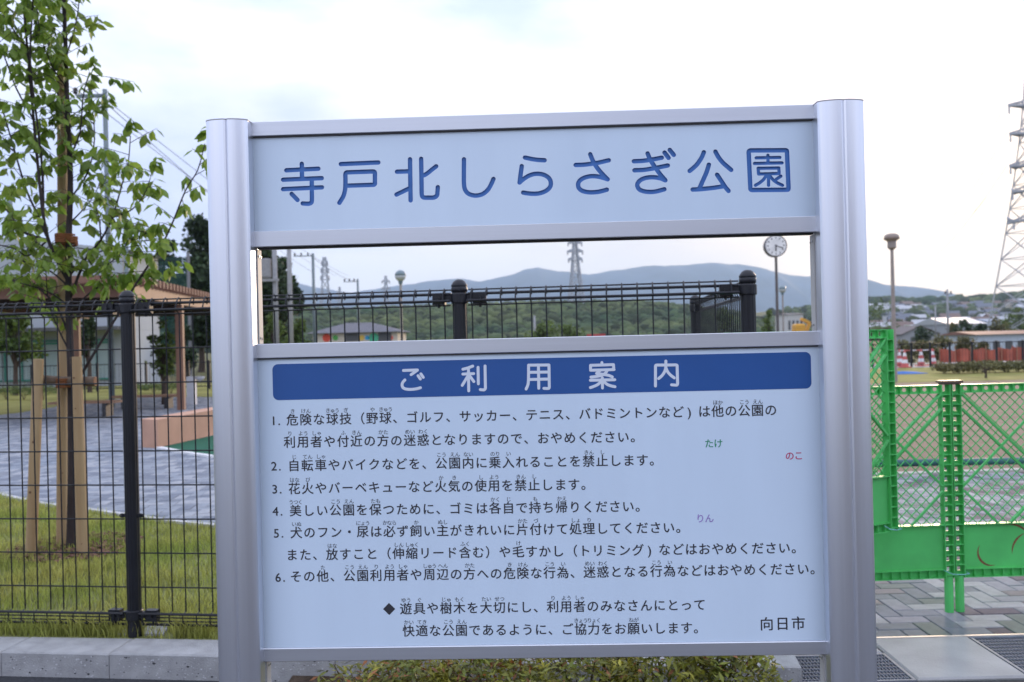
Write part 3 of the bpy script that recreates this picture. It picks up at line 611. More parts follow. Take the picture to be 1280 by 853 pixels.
def grate(x0, x1, y0, y1, label):
    g = thing('drain_grate', label, 'drain grate', (x0, y0, 0))
    w, d = x1 - x0, y1 - y0; fr = MB()
    fr.box(0, w, 0, .012, -.035, .004); fr.box(0, w, d-.012, d, -.035, .004); fr.box(0, .012, .0125, d-.0125, -.035, .004); fr.box(w-.012, w, .0125, d-.0125, -.035, .004); fr.build('frame', m_grate, g)
    me = MB().box(-.0011, .0011, .013, d-.013, -.03, .001).mesh('bearing_bar', m_grate)
    x = .03
    while x < w - .02: inst('bearing_bar', me, g, (x, 0, 0)); x += .0145
    me = MB().box(.013, w-.013, -.0018, .0018, -.012, .0025).mesh('cross_bar', m_grate)
    y = .04
    while y < d - .02: inst('cross_bar', me, g, (0, y, 0)); y += .04
grate(2.056, 3.05, 3.72, 4.21, 'wide steel drain grating set beside the concrete slab at the right edge')
grate(1.05, 1.595, 3.70, 4.02, 'small steel drain grating beside the foot of the right sign post')

# soil bed under the sign, with low nandina shrubs
bedp = [(-0.95, 2.15), (1.0, 2.15), (1.0, 3.63), (-0.95, 3.86)]
struct(MB().prism(bedp, -0.05, 0.03).build('planting_bed', m_soil, fixn=True))

LEAF_V = [(0, 0, 0), (0.29, 0.34, -0.05), (0, 0.5, 0.03), (-0.29, 0.34, -0.05), (0, 1, -0.16), (0.27, 0.66, -.09), (-.27, .66, -.09)]
LEAF_F = [(0, 1, 2), (0, 2, 3), (1, 5, 2), (5, 4, 2), (3, 2, 6), (6, 2, 4)]
SM_V = np.array([(0, 0, 0), (0.28, 0.5, 0.02), (0, 1, -0.05), (-0.28, 0.5, 0.02)]); SM_N = np.array([(0, 0, 0), (0.15, 0.45, 0.02), (0, 1, -0.05), (-0.15, 0.45, 0.02)]); SM_F = np.array([(0, 1, 2, 3)])
m_nan = [M('nandina_green', (0.10, 0.135, 0.018), 0.5, var=0.3, island=0.6, hue=(0.33, 0.29, 0.03), scale=6, trans=0.3),
         M('nandina_red', (0.26, 0.10, 0.03), 0.5, var=0.3, island=0.4, scale=8, trans=0.3)]
m_stem = M('shrub_stem', (0.09, 0.06, 0.04), 0.9)
def small_shrub(x, y, z, h, r, label, n=900, red=0.12, group=None, seed=0, mats=None, leaf=0.03):
    t = thing('low_shrub', label, 'shrub', (x, y, z), group=group); rr = np.random.default_rng(seed)
    mb = MB(); tips = []
    for i in range(9):
        a = rr.uniform(0, 6.28); e = r * rr.uniform(.3, .95); p1 = (math.cos(a)*e*.4, math.sin(a)*e*.4, h*.5); p2 = (math.cos(a)*e, math.sin(a)*e, h*rr.uniform(.6, 1)); mb.tube([(0,0,0), p1, p2], [.004, .003, .0015], 5); tips.append(p2)
    mb.build('stem', m_stem, t)
    th = rr.uniform(0, 6.28, n); rad = r * np.sqrt(rr.uniform(0, 1, n)); z0 = h * (1 - 0.45 * (rad / r) ** 2) * rr.uniform(0.35, 1.02, n) ** .6
    pos = np.stack([rad*np.cos(th), rad*np.sin(th), z0], -1) + rr.normal(0, .012, (n, 3))
    k = int(n * (1 - red)); mats = mats or m_nan
    for nm_, a, b, m in (('foliage', 0, k, mats[0]), ('young_foliage', k, n, mats[1])):
        if b - a < 5: continue
        if a: pos[a:b, 2] *= 1.06
        V, F = scatter(SM_N if leaf < .05 else SM_V, SM_F, pos[a:b], rand_rot(b - a, .8), rr.uniform(.6, 1.2, b - a) * leaf); np_mesh(nm_, V, F, m, t, kind='stuff')
    return t
shr = [(-0.62, 3.45, .20, .16), (-0.40, 3.30, .25, .22), (-0.12, 3.38, .27, .22), (0.05, 3.15, .22, .18), (0.24, 3.35, .27, .24), (0.52, 3.30, .30, .24), (0.73, 3.28, .31, .2), (-0.85, 3.1, .2, .16), (-.25, 2.85, .16, .16), (.4, 2.8, .16, .16)]
lab = ['sparse low nandina shrub with few leaves nearest the left sign post', 'low yellow green shrub with reddish tips under the left third of the board', 'low shrub with mixed olive and red leaves left of the bed centre',
       'smaller green nandina shrub at the centre of the bed below the board', 'broad yellow green nandina shrub just right of the bed centre', 'dense bright yellow green shrub under the right half of the board',
       'tallest yellow shrub beside the right sign post', 'low shrub at the far left end of the bed behind the left post', 'tiny shrub in front of the others left of centre in the bed', 'tiny shrub in front of the others right of centre in the bed']
for i, (x, y, h, r) in enumerate(shr): small_shrub(x, y, 0.03, h, r, lab[i], n=(200 if i == 0 else 1500), red=.10 if i < 3 else .04, seed=i, leaf=.042)

# ================================================================== MESH FENCE
m_fence = M('fence_black', (0.013, 0.014, 0.018), 0.4, 0.0, var=0.2, spec=0.35)
def fence_post(par, loc, zb, zt, r=0.0315, rz=0, sides=(-1, 1)):
    h = zt - zb; p = MB().lathe([(r, 0), (r, h - .055)], n=28, flute=.0018).build('fence_post', m_fence, par, loc=Vector((loc.x, loc.y, zb)))
    p.rotation_euler = (0, 0, rz)
    MB().lathe([(r + .001, h - .056), (r + .004, h - .053), (r + .004, h - .036), (r + .001, h - .034), (r + .004, h - .031), (r + .004, h - .026), (r - .001, h - .018), (r*.78, h - .009), (r*.45, h - .002), (.004, h)], n=24).build('cap', m_fence, p, smooth=True)
    for zz, hh in ((h - .105, .044), (.075, .045)):
        b = MB().lathe([(r + .004, zz), (r + .006, zz + .004), (r + .006, zz + hh - .004), (r + .004, zz + hh)], n=20)
        for sx in sides:
            b.box(min(sx*(r), sx*(r + .035)), max(sx*r, sx*(r + .035)), -.010, .010, zz + .008, zz + hh - .008)
            b.box(min(sx*(r + .03), sx*(r + .085)), max(sx*(r + .03), sx*(r + .085)), -.020, .014, zz - .004, zz + hh + .002)
            b.tube([(sx*(r + .058), -.03, zz + hh*.5), (sx*(r + .058), .016, zz + hh*.5)], .008, 8)
            b.tube([(sx*(r + .06), -.004, zz - .018), (sx*(r + .06), -.004, zz)], .006, 6)
        b.build('bracket', m_fence, p)
    return p
def hook(mb, x, z, r, y=0):
    mb.tube([(x + r*math.cos(a), y, z + r*math.sin(a)) for a in [math.pi*2*i/10 for i in range(11)]], .003, 5)
def fence(p0, p1, zb, zt, nposts, label, first_post=True, posts_at=None, wires_obj=True, pitch=.0645, hp=.155, name='mesh_fence', thick=1.0, clamp=True):
    d = (p1 - p0); Ln = d.length; a = math.atan2(d.y, d.x); f = thing(name, label, 'fence', (p0.x, p0.y, 0), a)
    ps = posts_at if posts_at else [Ln * i / (nposts - 1) for i in range(nposts)]
    for i, x in enumerate(ps):
        if i == 0 and not first_post: continue
        fence_post(f, Vector((x, 0, 0)), zb, zt, sides=(-1,) if i == len(ps) - 1 else (-1, 1))
    rw = .0033 * thick; rh = .0033 * thick
    zt_w = zt - .045; z_a = zt_w - .0185; z_b = zt_w - .05; z_c = zt_w - .068          # top loop wires
    zlow = zb + .052
    for x0, x1 in zip(ps[:-1], ps[1:]):
        pan = thing_part('mesh_panel', f, (x0 + .037, 0, 0)); w = x1 - x0 - .074
        mh = MB().tube([(0, 0, 0), (w, 0, 0)], rh, 6).mesh('horizontal_wire', m_fence)
        mt = MB().tube([(0, 0, 0), (w, 0, 0)], rh * 1.9, 8).mesh('horizontal_wire', m_fence)
        zs = [z_c - hp * i for i in range(1, 12) if z_c - hp * i > zb + .2]
        for z in zs + [z_c]: inst('horizontal_wire', mh, pan, (0, -.004, z))
        for (yy, z, me) in ((0, z_a, mt), (-.035, z_b, mt), (.012, zt_w, mh)) + tuple((-.03 + .012*q, zlow + .058 - q*.0195, mt if q in (0, 3) else mh) for q in range(4)): inst('horizontal_wire', me, pan, (0, yy, z))
        vw = MB(); vw.tube([(0, 0, zlow), (0, -.03, zlow + .02), (0, -.03, zlow + .058), (0, 0, zlow + .064), (0, 0, z_c), (0, -.035, z_b), (0, -.02, z_a + .006), (0, 0, zt_w + .004), (0, .016, zt_w), (0, .01, z_a - .01)], rw, 6)
        vm = vw.mesh('vertical_wire', m_fence); x = .018
        while x < w - .005: inst('vertical_wire', vm, pan, (x, 0, 0)); x += pitch
        if clamp:
            for xx in (-.005, w + .005):
                cl = MB()
                for q in (-1, 1): cl.tube([(xx + q*.012 + .014*math.cos(t_), -.006, (zb + .55) + .008*math.sin(t_)) for t_ in [i*math.pi/4 for i in range(9)]], .003, 5)
                cl.box(xx - .02, xx + .02, -.006, .006, zb + .543, zb + .557); cl.build('clip', m_fence, pan)
    return f
def thing_part(name, par, loc, rz=0):
    o = bpy.data.objects.new(name, None); o.empty_display_size = .05; C.objects.link(o); o.parent = par; o.location = loc; o.rotation_euler = (0, 0, rz); return o
fp = [P(165, 797, G(165, 797, KH).y), P(575, 500, 3.95), P(938, 500, 3.83)]
fa = Vector((fp[0].x, G(165, 797, KH).y + .035, 0)); fc = Vector((fp[2].x, 3.83, 0)); fdir = (fc - fa).normalized(); fb_s = (Vector((fp[1].x, 3.95, 0)) - fa).dot(fdir); fc_s = (fc - fa).length
zcap = P(165, 363, fa.y).z
f0 = fa - fdir * 3.0
front = fence(f0, fc, KH - .004, zcap, 0, 'long black wire mesh fence on the kerb running behind the sign', posts_at=[0, 1.5, 3.0, 3.0 + fb_s, 3.0 + fc_s])
ret = fence(fc, ret_b, 0.09, zcap, 0, 'short black mesh fence turning back from the corner post into the park', first_post=False, posts_at=[0, 2.18])
# concrete footings of the front posts
for x in (1.5, 3.0, 3.0 + fb_s):
    p = f0 + fdir * x
    o = MB().prism([(-.13, .02), (.13, .02), (.085, .17), (-.085, .17)], .05, .112).build('post_footing', m_kerb, kerb, fixn=True)
    o.location = (p.x, p.y - .012, -0.002); o.rotation_euler = (0, 0, ang)

# ================================================================== YOUNG TREE WITH STAKES
m_bark = M('bark_dark', (0.055, 0.045, 0.045), 0.9, var=0.3, scale=14, bump=0.6, bscale=50, stretch=(1, 1, .3))
m_stake = M('stake_timber', (0.34, 0.22, 0.11), 0.75, var=0.16, scale=3, bump=0.3, bscale=30, stretch=(8, 8, .5), hue=(0.44, 0.31, 0.17))
m_endg = M('timber_end', (0.24, 0.12, 0.06), 0.8, var=0.3, scale=12)
m_log = M('log_bark', (0.16, 0.12, 0.09), 0.9, var=0.4, scale=9, bump=0.6, bscale=30)
m_leaf = M('cherry_leaf', (0.15, 0.26, 0.035), 0.45, var=0.2, scale=2.5, island=0.4, hue=(0.27, 0.36, 0.06), trans=0.5)
TB = G(88, 690, .1); TY = TB.y
sup = thing('tree_support', 'three pale timber stakes with a cross log holding up the young tree', 'tree stake', TB)
def rel(px, py, Y=None, o=TB): return P(px, py, Y or TY) - o
for a, b, w in (((38, 684), (48, 449), .032), ((104, 692), (95, 446), .034)):
    MB().tube([rel(*a, TY - .12) - Vector((0,0,.1)), rel(*b, TY - .12)], [w * 1.1, w], 14).build('stake', m_stake, sup, smooth=False)
MB().tube([rel(77, 690, TY + .12) - Vector((0,0,.1)), rel(79, 380, TY + .12), rel(77, 65, TY + .12)], [.036, .034, .029], 14).build('stake', m_stake, sup)
m_knot = M('timber_knot', (0.16, 0.085, 0.04), .8, var=.3, scale=60)
for (xa, ya), (xb, yb), yo, rr_k in (((38, 684), (48, 449), -.12, .034), ((104, 692), (95, 446), -.12, .036), ((77, 690), (78, 90), .12, .035)):
    for q in range(5):
        f_ = (q + random.uniform(.1, .9)) / 5; a_ = random.uniform(-1.2, 1.2); c = rel(xa + (xb-xa)*f_, ya + (yb-ya)*f_, TY + yo)
        c = c + Vector((math.sin(a_) * rr_k * 1.02, -math.cos(a_) * rr_k * 1.02, 0)); w_ = random.uniform(.004, .009)
        MB().lathe([(w_, -.002), (w_*.7, .0012)], n=8).build('knot', m_knot, sup, loc=c).rotation_euler = (math.pi/2, 0, a_)
lg = MB().tube([rel(46, 474, TY - .03), rel(84, 477, TY - .03), rel(119, 477, TY - .03)], [.028, .03, .033], 12).build('cross_log', m_log, sup)
MB().tube([rel(119.1, 477, TY - .03), rel(120, 477, TY - .03)], [.0325, .031], 12).build('log_end', m_endg, lg)
for (px_, py_) in ((84, 479), (83, 300)):
    c = rel(px_, py_, TY + .02); tie = MB()
    tie.tube([c + Vector((.055*math.cos(t_*math.pi/6), .1*math.sin(t_*math.pi/6), (t_/12 - 2.5)*.012 + .002*math.sin(t_*1.7))) for t_ in range(61)], .0065, 5)
    tie.build('rope_tie', M('hemp_rope', (0.22, 0.09, 0.04), 0.95), sup)
tree = thing('young_tree', 'young leafy cherry tree tied to timber stakes inside the mesh fence', 'tree', TB)
BR = [  # picture polylines, depth offsets at both ends, radii
    ([(88,694),(90,600),(89,480),(86,380),(86,300),(88,220),(84,130),(82,60),(78,-60),(80,-180)], 0, 0, .030, .010),
    ([(86,352),(76,335),(62,305),(54,270),(48,215),(42,150),(34,60),(26,-30),(20,-110)], 0, -.25, .014, .006),
    ([(54,272),(53,215),(46,150),(38,80),(40,20),(44,-60)], -.05, -.35, .009, .004),
    ([(58,295),(45,265),(32,235),(18,188),(4,140),(-12,90)], -.05, .1, .009, .004),
    ([(88,372),(98,345),(108,322),(126,300),(141,270),(152,232),(160,205),(163,170)], 0, -.2, .011, .003),
    ([(126,300),(124,275),(118,250)], -.1, -.1, .006, .003),
    ([(95,482),(106,461),(129,423),(152,386),(170,355),(200,310),(215,280),(232,238),(247,213),(256,180)], 0, -.55, .011, .003),
    ([(141,272),(165,262),(182,240),(190,215)], -.15, -.4, .006, .002),
    ([(86,420),(72,385),(50,362),(30,350),(5,352),(-30,340)], 0, .25, .009, .003),
    ([(87,440),(70,405),(60,372),(57,330)], 0, -.2, .007, .003),
    ([(87,250),(110,215),(118,175),(116,140)], 0, .2, .007, .003),
    ([(86,200),(100,165),(104,120),(112,90)], 0, -.2, .007, .003),
    ([(84,150),(70,110),(62,60),(60,10)], 0, .2, .007, .003),
    ([(60,300),(30,290),(10,265),(-15,240),(-60,215)], 0, .3, .008, .003),
    ([(60,300),(35,320),(15,310),(-40,300)], 0, -.3, .007, .003),
    ([(83,70),(92,40),(98,10),(100,-30)], 0, .1, .006, .003),
    ([(42,150),(20,110),(5,70),(-15,30),(-40,-30)], -.15, -.3, .006, .003),
    ([(18,188),(2,180),(-30,150),(-70,140)], 0, .1, .006, .003),
    ([(34,60),(15,35),(0,10),(-30,-60)], -.2, .1, .006, .003),
    ([(86,330),(108,340),(128,335),(150,318),(160,300)], 0, -.3, .006, .002),
    ([(88,400),(112,385),(135,380),(150,372)], 0, .2, .006, .002),
    ([(88,385),(66,368),(40,358),(12,352),(-20,350)], 0, -.35, .007, .002),
    ([(87,360),(64,340),(38,330),(10,322),(-25,318)], 0, .15, .007, .002),
    ([(87,345),(108,322),(134,312),(160,304),(186,300)], 0, .25, .007, .002),
    ([(88,390),(118,362),(146,352),(178,344),(200,338)], 0, -.15, .007, .002),
    ([(86,320),(60,312),(36,296),(20,280)], 0, .3, .006, .002),
    ([(141,272),(150,290),(168,300),(184,290)], -.15, -.3, .004, .002),
    ([(86,280),(104,262),(120,240),(128,215)], 0, .1, .006, .002),
    ([(108,322),(120,338),(128,352)], 0, -.2, .004, .002),
    ([(84,110),(66,85),(50,40),(46,0)], 0, -.3, .006, .002),
]
tr_mb = None; tips = []
for bi, (pl, d0, d1, r0, r1) in enumerate(BR):
    n = len(pl); pts = [rel(x, y, TY + d0 + (d1 - d0) * i / (n - 1)) for i, (x, y) in enumerate(pl)]
    # smooth
    q = []
    for i in range(n - 1):
        for k in range(4):
            t = k / 4; p0 = pts[max(i-1, 0)]; p1 = pts[i]; p2 = pts[i+1]; p3 = pts[min(i+2, n-1)]
            q.append(.5 * ((2*p1) + (-p0+p2)*t + (2*p0-5*p1+4*p2-p3)*t*t + (-p0+3*p1-3*p2+p3)*t**3))
    q.append(pts[-1]); m_ = len(q); rad = [r0 + (r1 - r0) * (i / (m_-1)) ** .8 for i in range(m_)]
    MB().tube(q, rad, 10 if bi == 0 else 7).build('trunk' if bi == 0 else 'branch', m_bark, tree, smooth=True)
    tips.append((bi, q))
tw = MB(); LP = []; LD = []
def add_leaves(p, d, n, ln):
    for i in range(n):
        t = .4 + .6 * (i + .6) / n; pos = p + d * ln * t; side = (-1) ** i
        a = random.uniform(-.5, .5); out = Vector((math.cos(a + (0 if side > 0 else math.pi)), math.sin(a + (0 if side > 0 else math.pi)) * .8, 0))
        out = (out * .75 + d * .35 + Vector((0, 0, -random.uniform(.35, 1.5)))).normalized(); LP.append(pos); LD.append(out)
for bi, q in tips:
    dens = {0: 1.2}.get(bi, 1.0); tot = len(q)
    s0_ = int(tot * (.52 if bi == 0 else .22 if bi not in (6,) else .42))
    acc = 0
    for i in range(s0_, tot - 1):
        seg = (q[i+1] - q[i]).length; acc += seg * dens
        while acc > (.06 if bi == 6 and i > tot * .62 else .041):
            acc -= (.06 if bi == 6 and i > tot * .62 else .041); base = q[i].lerp(q[i+1], random.random())
            a = random.uniform(0, 6.28); d = Vector((math.cos(a), math.sin(a) * .8, random.uniform(-.1, .75))).normalized(); ln = random.uniform(.05, .2)
            if random.random() < .2: ln *= 1.7
            tw.tube([base, base + d * ln * .5 + Vector((0,0,.004)), base + d * ln], [.0025, .002, .001], 4, cap=False)
            add_leaves(base, d, max(2, int(ln / .034)), ln)
    end = q[-1]; add_leaves(end, (q[-1]-q[-2]).normalized(), 6, .12)
tw.build('twigs', m_bark, tree)['kind'] = 'stuff'
print('leaves', len(LP))
vis = []
for i, p in enumerate(LP):
    w = p + TB; a, b = px_of(*w); vis.append((0 if (-5 < a < 262 and -5 < b < 440) else 50) + w.y)
order = np.argsort(vis); lmesh = []
for c in range(3):
    V = [(x * (.9 + .1*c), y, z * (1 + c)) for x, y, z in LEAF_V]; mb = MB(); mb.add(V, LEAF_F); lmesh.append(mb.mesh('leaf', m_leaf))
Rl = []
for d in LD:
    x = d.cross(Vector((0, 0, 1)));
    if x.length < .05: x = Vector((1, 0, 0))
    x.normalize(); x = (Matrix.Rotation(random.uniform(-.9, .9), 3, d) @ x); z = x.cross(d); Rl.append(Matrix((x, d, z)).transposed())
ls_ = [random.uniform(.056, .098) for _ in LP]
for i in order[:300]:
    o = inst('leaf', random.choice(lmesh), tree, LP[i]); o.rotation_euler = Rl[i].to_euler(); o.scale = (ls_[i],) * 3
rs = order[300:]
V, F = scatter(LEAF_V, LEAF_F, np.array([LP[i] for i in rs]), np.array([[list(r) for r in Rl[i]] for i in rs]), np.array([ls_[i] for i in rs]))
np_mesh('foliage', V, F, m_leaf, tree, kind='stuff')
# bark mulch round the foot
n = 700; a = rng.uniform(0, 6.28, n); r = .42 * np.sqrt(rng.uniform(0, 1, n))
V, F = scatter(np.array([(-.5,-.3,0),(.5,-.3,0),(.5,.3,0.05),(-.5,.3,.05),(0,0,.25)]), np.array([(0,1,4),(1,2,4),(2,3,4),(3,0,4)]), np.stack([TB.x + r*np.cos(a), TB.y + .05 + r*np.sin(a), np.full(n, .112) + rng.uniform(0, .02, n)], -1), rand_rot(n, .4), rng.uniform(.02, .05, n))
np_mesh('bark_mulch', V, F, M('mulch', (0.14, 0.075, 0.055), .9, island=.5), kind='stuff')

# ================================================================== GREEN PLASTIC BARRIERS
m_gp = M('green_plastic', (0.11, 0.60, 0.16), 0.42, var=0.12, scale=6, spec=0.5, trans=0.12)
m_gp2 = M('green_plastic_dark', (0.02, 0.20, 0.07), 0.42, var=0.12, scale=6, spec=0.5)
BWd, BH = 0.985, 0.965
def lattice(mb, x0, x1, z0, z1, pitch, w, y):
    for sgn in (1, -1):
        c = -2.0
        while c < 3:
            # line z = sgn*(x - x0) + c + z0, clipped
            pts = []
            for x in (x0, x1):
                z = sgn * (x - x0) + c + z0
                if z0 <= z <= z1: pts.append((x, z))
            for z in (z0, z1):
                x = x0 + sgn * (z - z0 - c)
                if x0 < x < x1: pts.append((x, z))
            if len(pts) >= 2 and (abs(pts[0][0]-pts[1][0]) > .01): mb.bar((pts[0][0], y + (0.0015 if sgn > 0 else -.0015), pts[0][1]), (pts[1][0], y + (.0015 if sgn > 0 else -.0015), pts[1][1]), w, w)
            c += pitch * 1.0
def make_barrier(label, loc, rz, m=m_gp, legs=True, flip=False):
    t = thing('plastic_barrier', label, 'barrier', loc, rz, group='green plastic barrier panels closing the entrance')
    z0, z1 = 0.0, BH
    for k, xa in enumerate((0, BWd - .047)):                # end posts: two webs joined by rungs, square holes between
        mb = MB(); xb = xa + .047
        mb.box(xa, xa + .004, -.02, .02, z0, z1); mb.box(xb - .004, xb, -.02, .02, z0, z1)
        mb.box(xa + .004, xa + .0145, .006, .010, z0, z1); mb.box(xb - .0145, xb - .004, .006, .010, z0, z1)
        z = z0
        while z < z1 - .02:
            hi = min(z + .033, z1); mb.box(xa + .0145, xb - .0145, .006, .010, z + .0005, hi); mb.box(xa + .004, xb - .004, -.019, .006, z + .014, z + .018); z += .05
        mb.build('end_post', m, t)
        if legs: MB().tube([(xa + .0235, 0, z0 + .01), (xa + .0235, 0, -loc[2] + .0)], .021, 12).build('leg', m, t)
    mb = MB(); xa, xb = .048, BWd - .048; zr0, zr1 = z1 - .042, z1
    mb.box(xa, xb, -.02, .02, zr1 - .004, zr1); mb.box(xa, xb, -.02, .02, zr0, zr0 + .004)
    x = xa; holes = 17; stp = (xb - xa) / holes
    for i in range(holes):
        c = xa + stp * (i + .5); r = .0105
        # rail web as a plate pierced by a round hole: four corner pieces
        hx0, hx1 = xa + stp * i, xa + stp * (i + 1); zc = (zr0 + zr1) / 2; za, zb_ = zr0 + .004, zr1 - .004
        ring = [(c + r*math.cos(q*math.pi/6), zc + r*math.sin(q*math.pi/6)) for q in range(12)]; oc = []
        for q in range(12):
            dx, dz = math.cos(q*math.pi/6), math.sin(q*math.pi/6); sc = min((hx1 - c)/max(abs(dx), 1e-6), (zb_ - zc)/max(abs(dz), 1e-6)); oc.append((c + dx*sc, zc + dz*sc))
        # put real corners in
        for q in range(12):
            a, b = oc[q], oc[(q+1) % 12]; fc_ = []
            cor = None
            if abs(a[0]-b[0]) > 1e-4 and abs(a[1]-b[1]) > 1e-4: cor = (hx1 if (a[0]+b[0])/2 > c else hx0, zb_ if (a[1]+b[1])/2 > zc else za)
            poly = [ring[q], a] + ([cor] if cor else []) + [b, ring[(q+1) % 12]]
            mb.add([(p[0], -.004, p[1]) for p in poly], [tuple(range(len(poly)))])
    for i in range(0, holes + 1): mb.box(xa + stp*i - .0012, xa + stp*i + .0012, -.018, .018, zr0 + .0042, zr1 - .0042)
    mb.build('top_rail', m, t)
    mb = MB(); lattice(mb, .049, BWd - .049, .268, z1 - .043, .0505*1.0, .0042, 0.004); o = mb.build('lattice', m, t); o['kind'] = 'stuff'
    for dx in (0, .075):                                    # paired diagonal braces
        for a, b in (((.05, z1 - .045 - dx), (.05 + .652 - dx, .27)), ((BWd - .05, z1 - .045 - dx), (BWd - .702 + dx, .27))):
            MB().bar((a[0], -.006 - .0008 * len(t.children), a[1]), (b[0], -.006 - .0008 * len(t.children), b[1]), .015, .010).build('brace', m, t)
    for a, b in (((.05, .46), (.51, z1 - .045)), ((BWd - .05, .46), (BWd - .51, z1 - .045)), ((.215, .27), (.05, .435)), ((BWd - .215, .27), (BWd - .05, .435))):
        MB().bar((a[0], -.006 - .0008 * len(t.children), a[1]), (b[0], -.006 - .0008 * len(t.children), b[1]), .012, .010).build('brace', m, t)
    mb = MB(); mb.box(.048, BWd - .048, -.003, .003, .045, .262); mb.box(.048, BWd - .048, -.018, .018, .2625, .267); mb.box(.048, BWd - .048, -.016, .016, .0405, .0445)
    mb.build('base_board', m, t)
    mb = MB(); mb.box(.048, BWd - .048, -.015, .015, 0, .003); mb.box(.048, BWd - .048, .004, .007, .003, .04); x = .048
    while x < BWd - .05: mb.box(x, x + .003, -.014, .004, .003, .04); x += .0475
    mb.build('bottom_flange', m, t)
    return t
bp0 = G(1205.5, 764, 0); zb0 = EYE - 0.0
z_bot = P(1194, 721.5, bp0.y).z
b2 = make_barrier('green barrier panel at the right with rust coloured scuffs on its solid base', (bp0.x - .045, bp0.y, z_bot), R_(0.5))
b1 = make_barrier('green barrier panel standing left of the double legs between sign and paving', (bp0.x - .05 - BWd - .003, bp0.y - .06, z_bot), R_(3.2))
b0p = P(1119, 663, 4.42)
b0 = make_barrier('green barrier panel tied higher and nearer, half hidden by the right sign post', (b0p.x - BWd*math.cos(R_(26)), b0p.y - BWd*math.sin(R_(26)), b0p.z), R_(26), legs=False)
# brown coupling cap over the joined end posts, wire ties
cp = MB().box(-.055, .055, -.03, .03, 0, .012); cp.box(-.045, .045, -.024, .024, -.008, 0)
tag(cp.build('coupling_cap', M('brown_plastic', (0.11, 0.075, 0.055), .5), loc=(bp0.x - .047, bp0.y, z_bot + BH + .009)), 'small brown cap bridging the two joined green barrier posts', 'cap')
m_tie = M('tie_wire', (0.25, 0.55, 0.6), .5)
def wire_tie(p, w, label):
    pts = [(-w/2, -.03, .012), (-w*.2, -.032, -.004), (w*.2, -.032, -.008), (w/2, -.03, -.004), (w/2, .03, 0), (-w/2, .03, .01), (-w/2, -.03, .012)]
    tag(MB().tube(pts, .0018, 5).build('wire_tie', m_tie, loc=p), label, 'wire tie')
wire_tie((bp0.x - .05, bp0.y - .012, z_bot + .03), .12, 'pale blue wire binding the two barrier legs near the ground')
wire_tie((b0p.x - .03, b0p.y - .02, b0p.z + .02), .08, 'pale blue wire at the foot of the raised barrier by the sign post')
# brown ring marks left on the base board of the right panel
def arc_mark(cx, cz, r, a0, a1, w):
    q = []; n = 14
    for i in range(n): a = R_(a0 + (a1 - a0) * i / (n-1)); ww = w * math.sin(math.pi * (i + .6) / n) ; q.append((a, ww))
    v = [(cx + (r - ww/2) * math.cos(a), -.0036, cz + (r - ww/2) * math.sin(a)) for a, ww in q] + [(cx + (r + ww/2) * math.cos(a), -.0036, cz + (r + ww/2) * math.sin(a)) for a, ww in q]
    MB().add(v, [(i, i+1, n+i+1, n+i) for i in range(n-1)]).build('rust_mark', M('rust_mark_brown', (0.20, 0.07, 0.035), .8, var=.3, scale=60), b2)
def b2l(px, py): p = P(px, py, bp0.y) - b2.location; return p.x, p.z
c = b2l(1239, 690); arc_mark(c[0], c[1], .068, 150, 285, .011)
c = b2l(1262, 684); arc_mark(c[0], c[1], .115, 20, 110, .010)
c = b2l(1290, 690); arc_mark(c[0], c[1], .10, 110, 185, .010)
# teal pipe rail along the edge of the field
pa, pb_ = P(1060, 580.5, 9.3), P(1420, 573.5, 9.3)
t = thing('pipe_rail', 'low teal pipe rail crossing behind the green barriers', 'rail', (pa.x, 9.3, 0))
MB().tube([(0, 0, pa.z), (pb_.x - pa.x, 0, pb_.z)], .036, 14).build('pipe', M('teal_paint', (0.02, 0.11, 0.11), .4), t, smooth=True)
for i in range(4): MB().tube([(.1 + i*.9, 0, 0), (.1 + i*.9, 0, pa.z)], .02, 10).build('support', M('teal_paint', (0.02, 0.11, 0.11), .4), t)

# ================================================================== PLAZA FURNITURE (left)
m_wood = M('bench_wood', (0.30, 0.17, 0.10), .6, var=.2, scale=4, stretch=(1, 8, 8)); m_dk = M('dark_metal', (0.03, 0.03, 0.034), .5)
def bench(px0, px1, pyt, base, label):
    c0 = G((px0 + px1)/2, base, .112); Y = c0.y; a = P(px0, pyt, Y); b = P(px1, pyt, Y); zt_ = (a.z + b.z)/2; w = b.x - a.x
    t = thing('bench', label, 'bench', (c0.x, Y, .112)); h = zt_ - .112
    for i in range(4): MB().cbox(-w/2, w/2, -.2 + i*.103, -.2 + i*.103 + .095, h - .045, h, .005).build('seat_plank', m_wood, t)
    for x in (-w*.32, w*.32): MB().box(x - .04, x + .04, -.17, .17, 0, h - .046).build('leg', m_dk, t)
bench(66, 150, 501.5, 521, 'low backless wooden bench nearer the lawn seen left of the fence post')
bench(143, 226, 494, 511, 'low backless wooden bench farther back beside the pergola post')
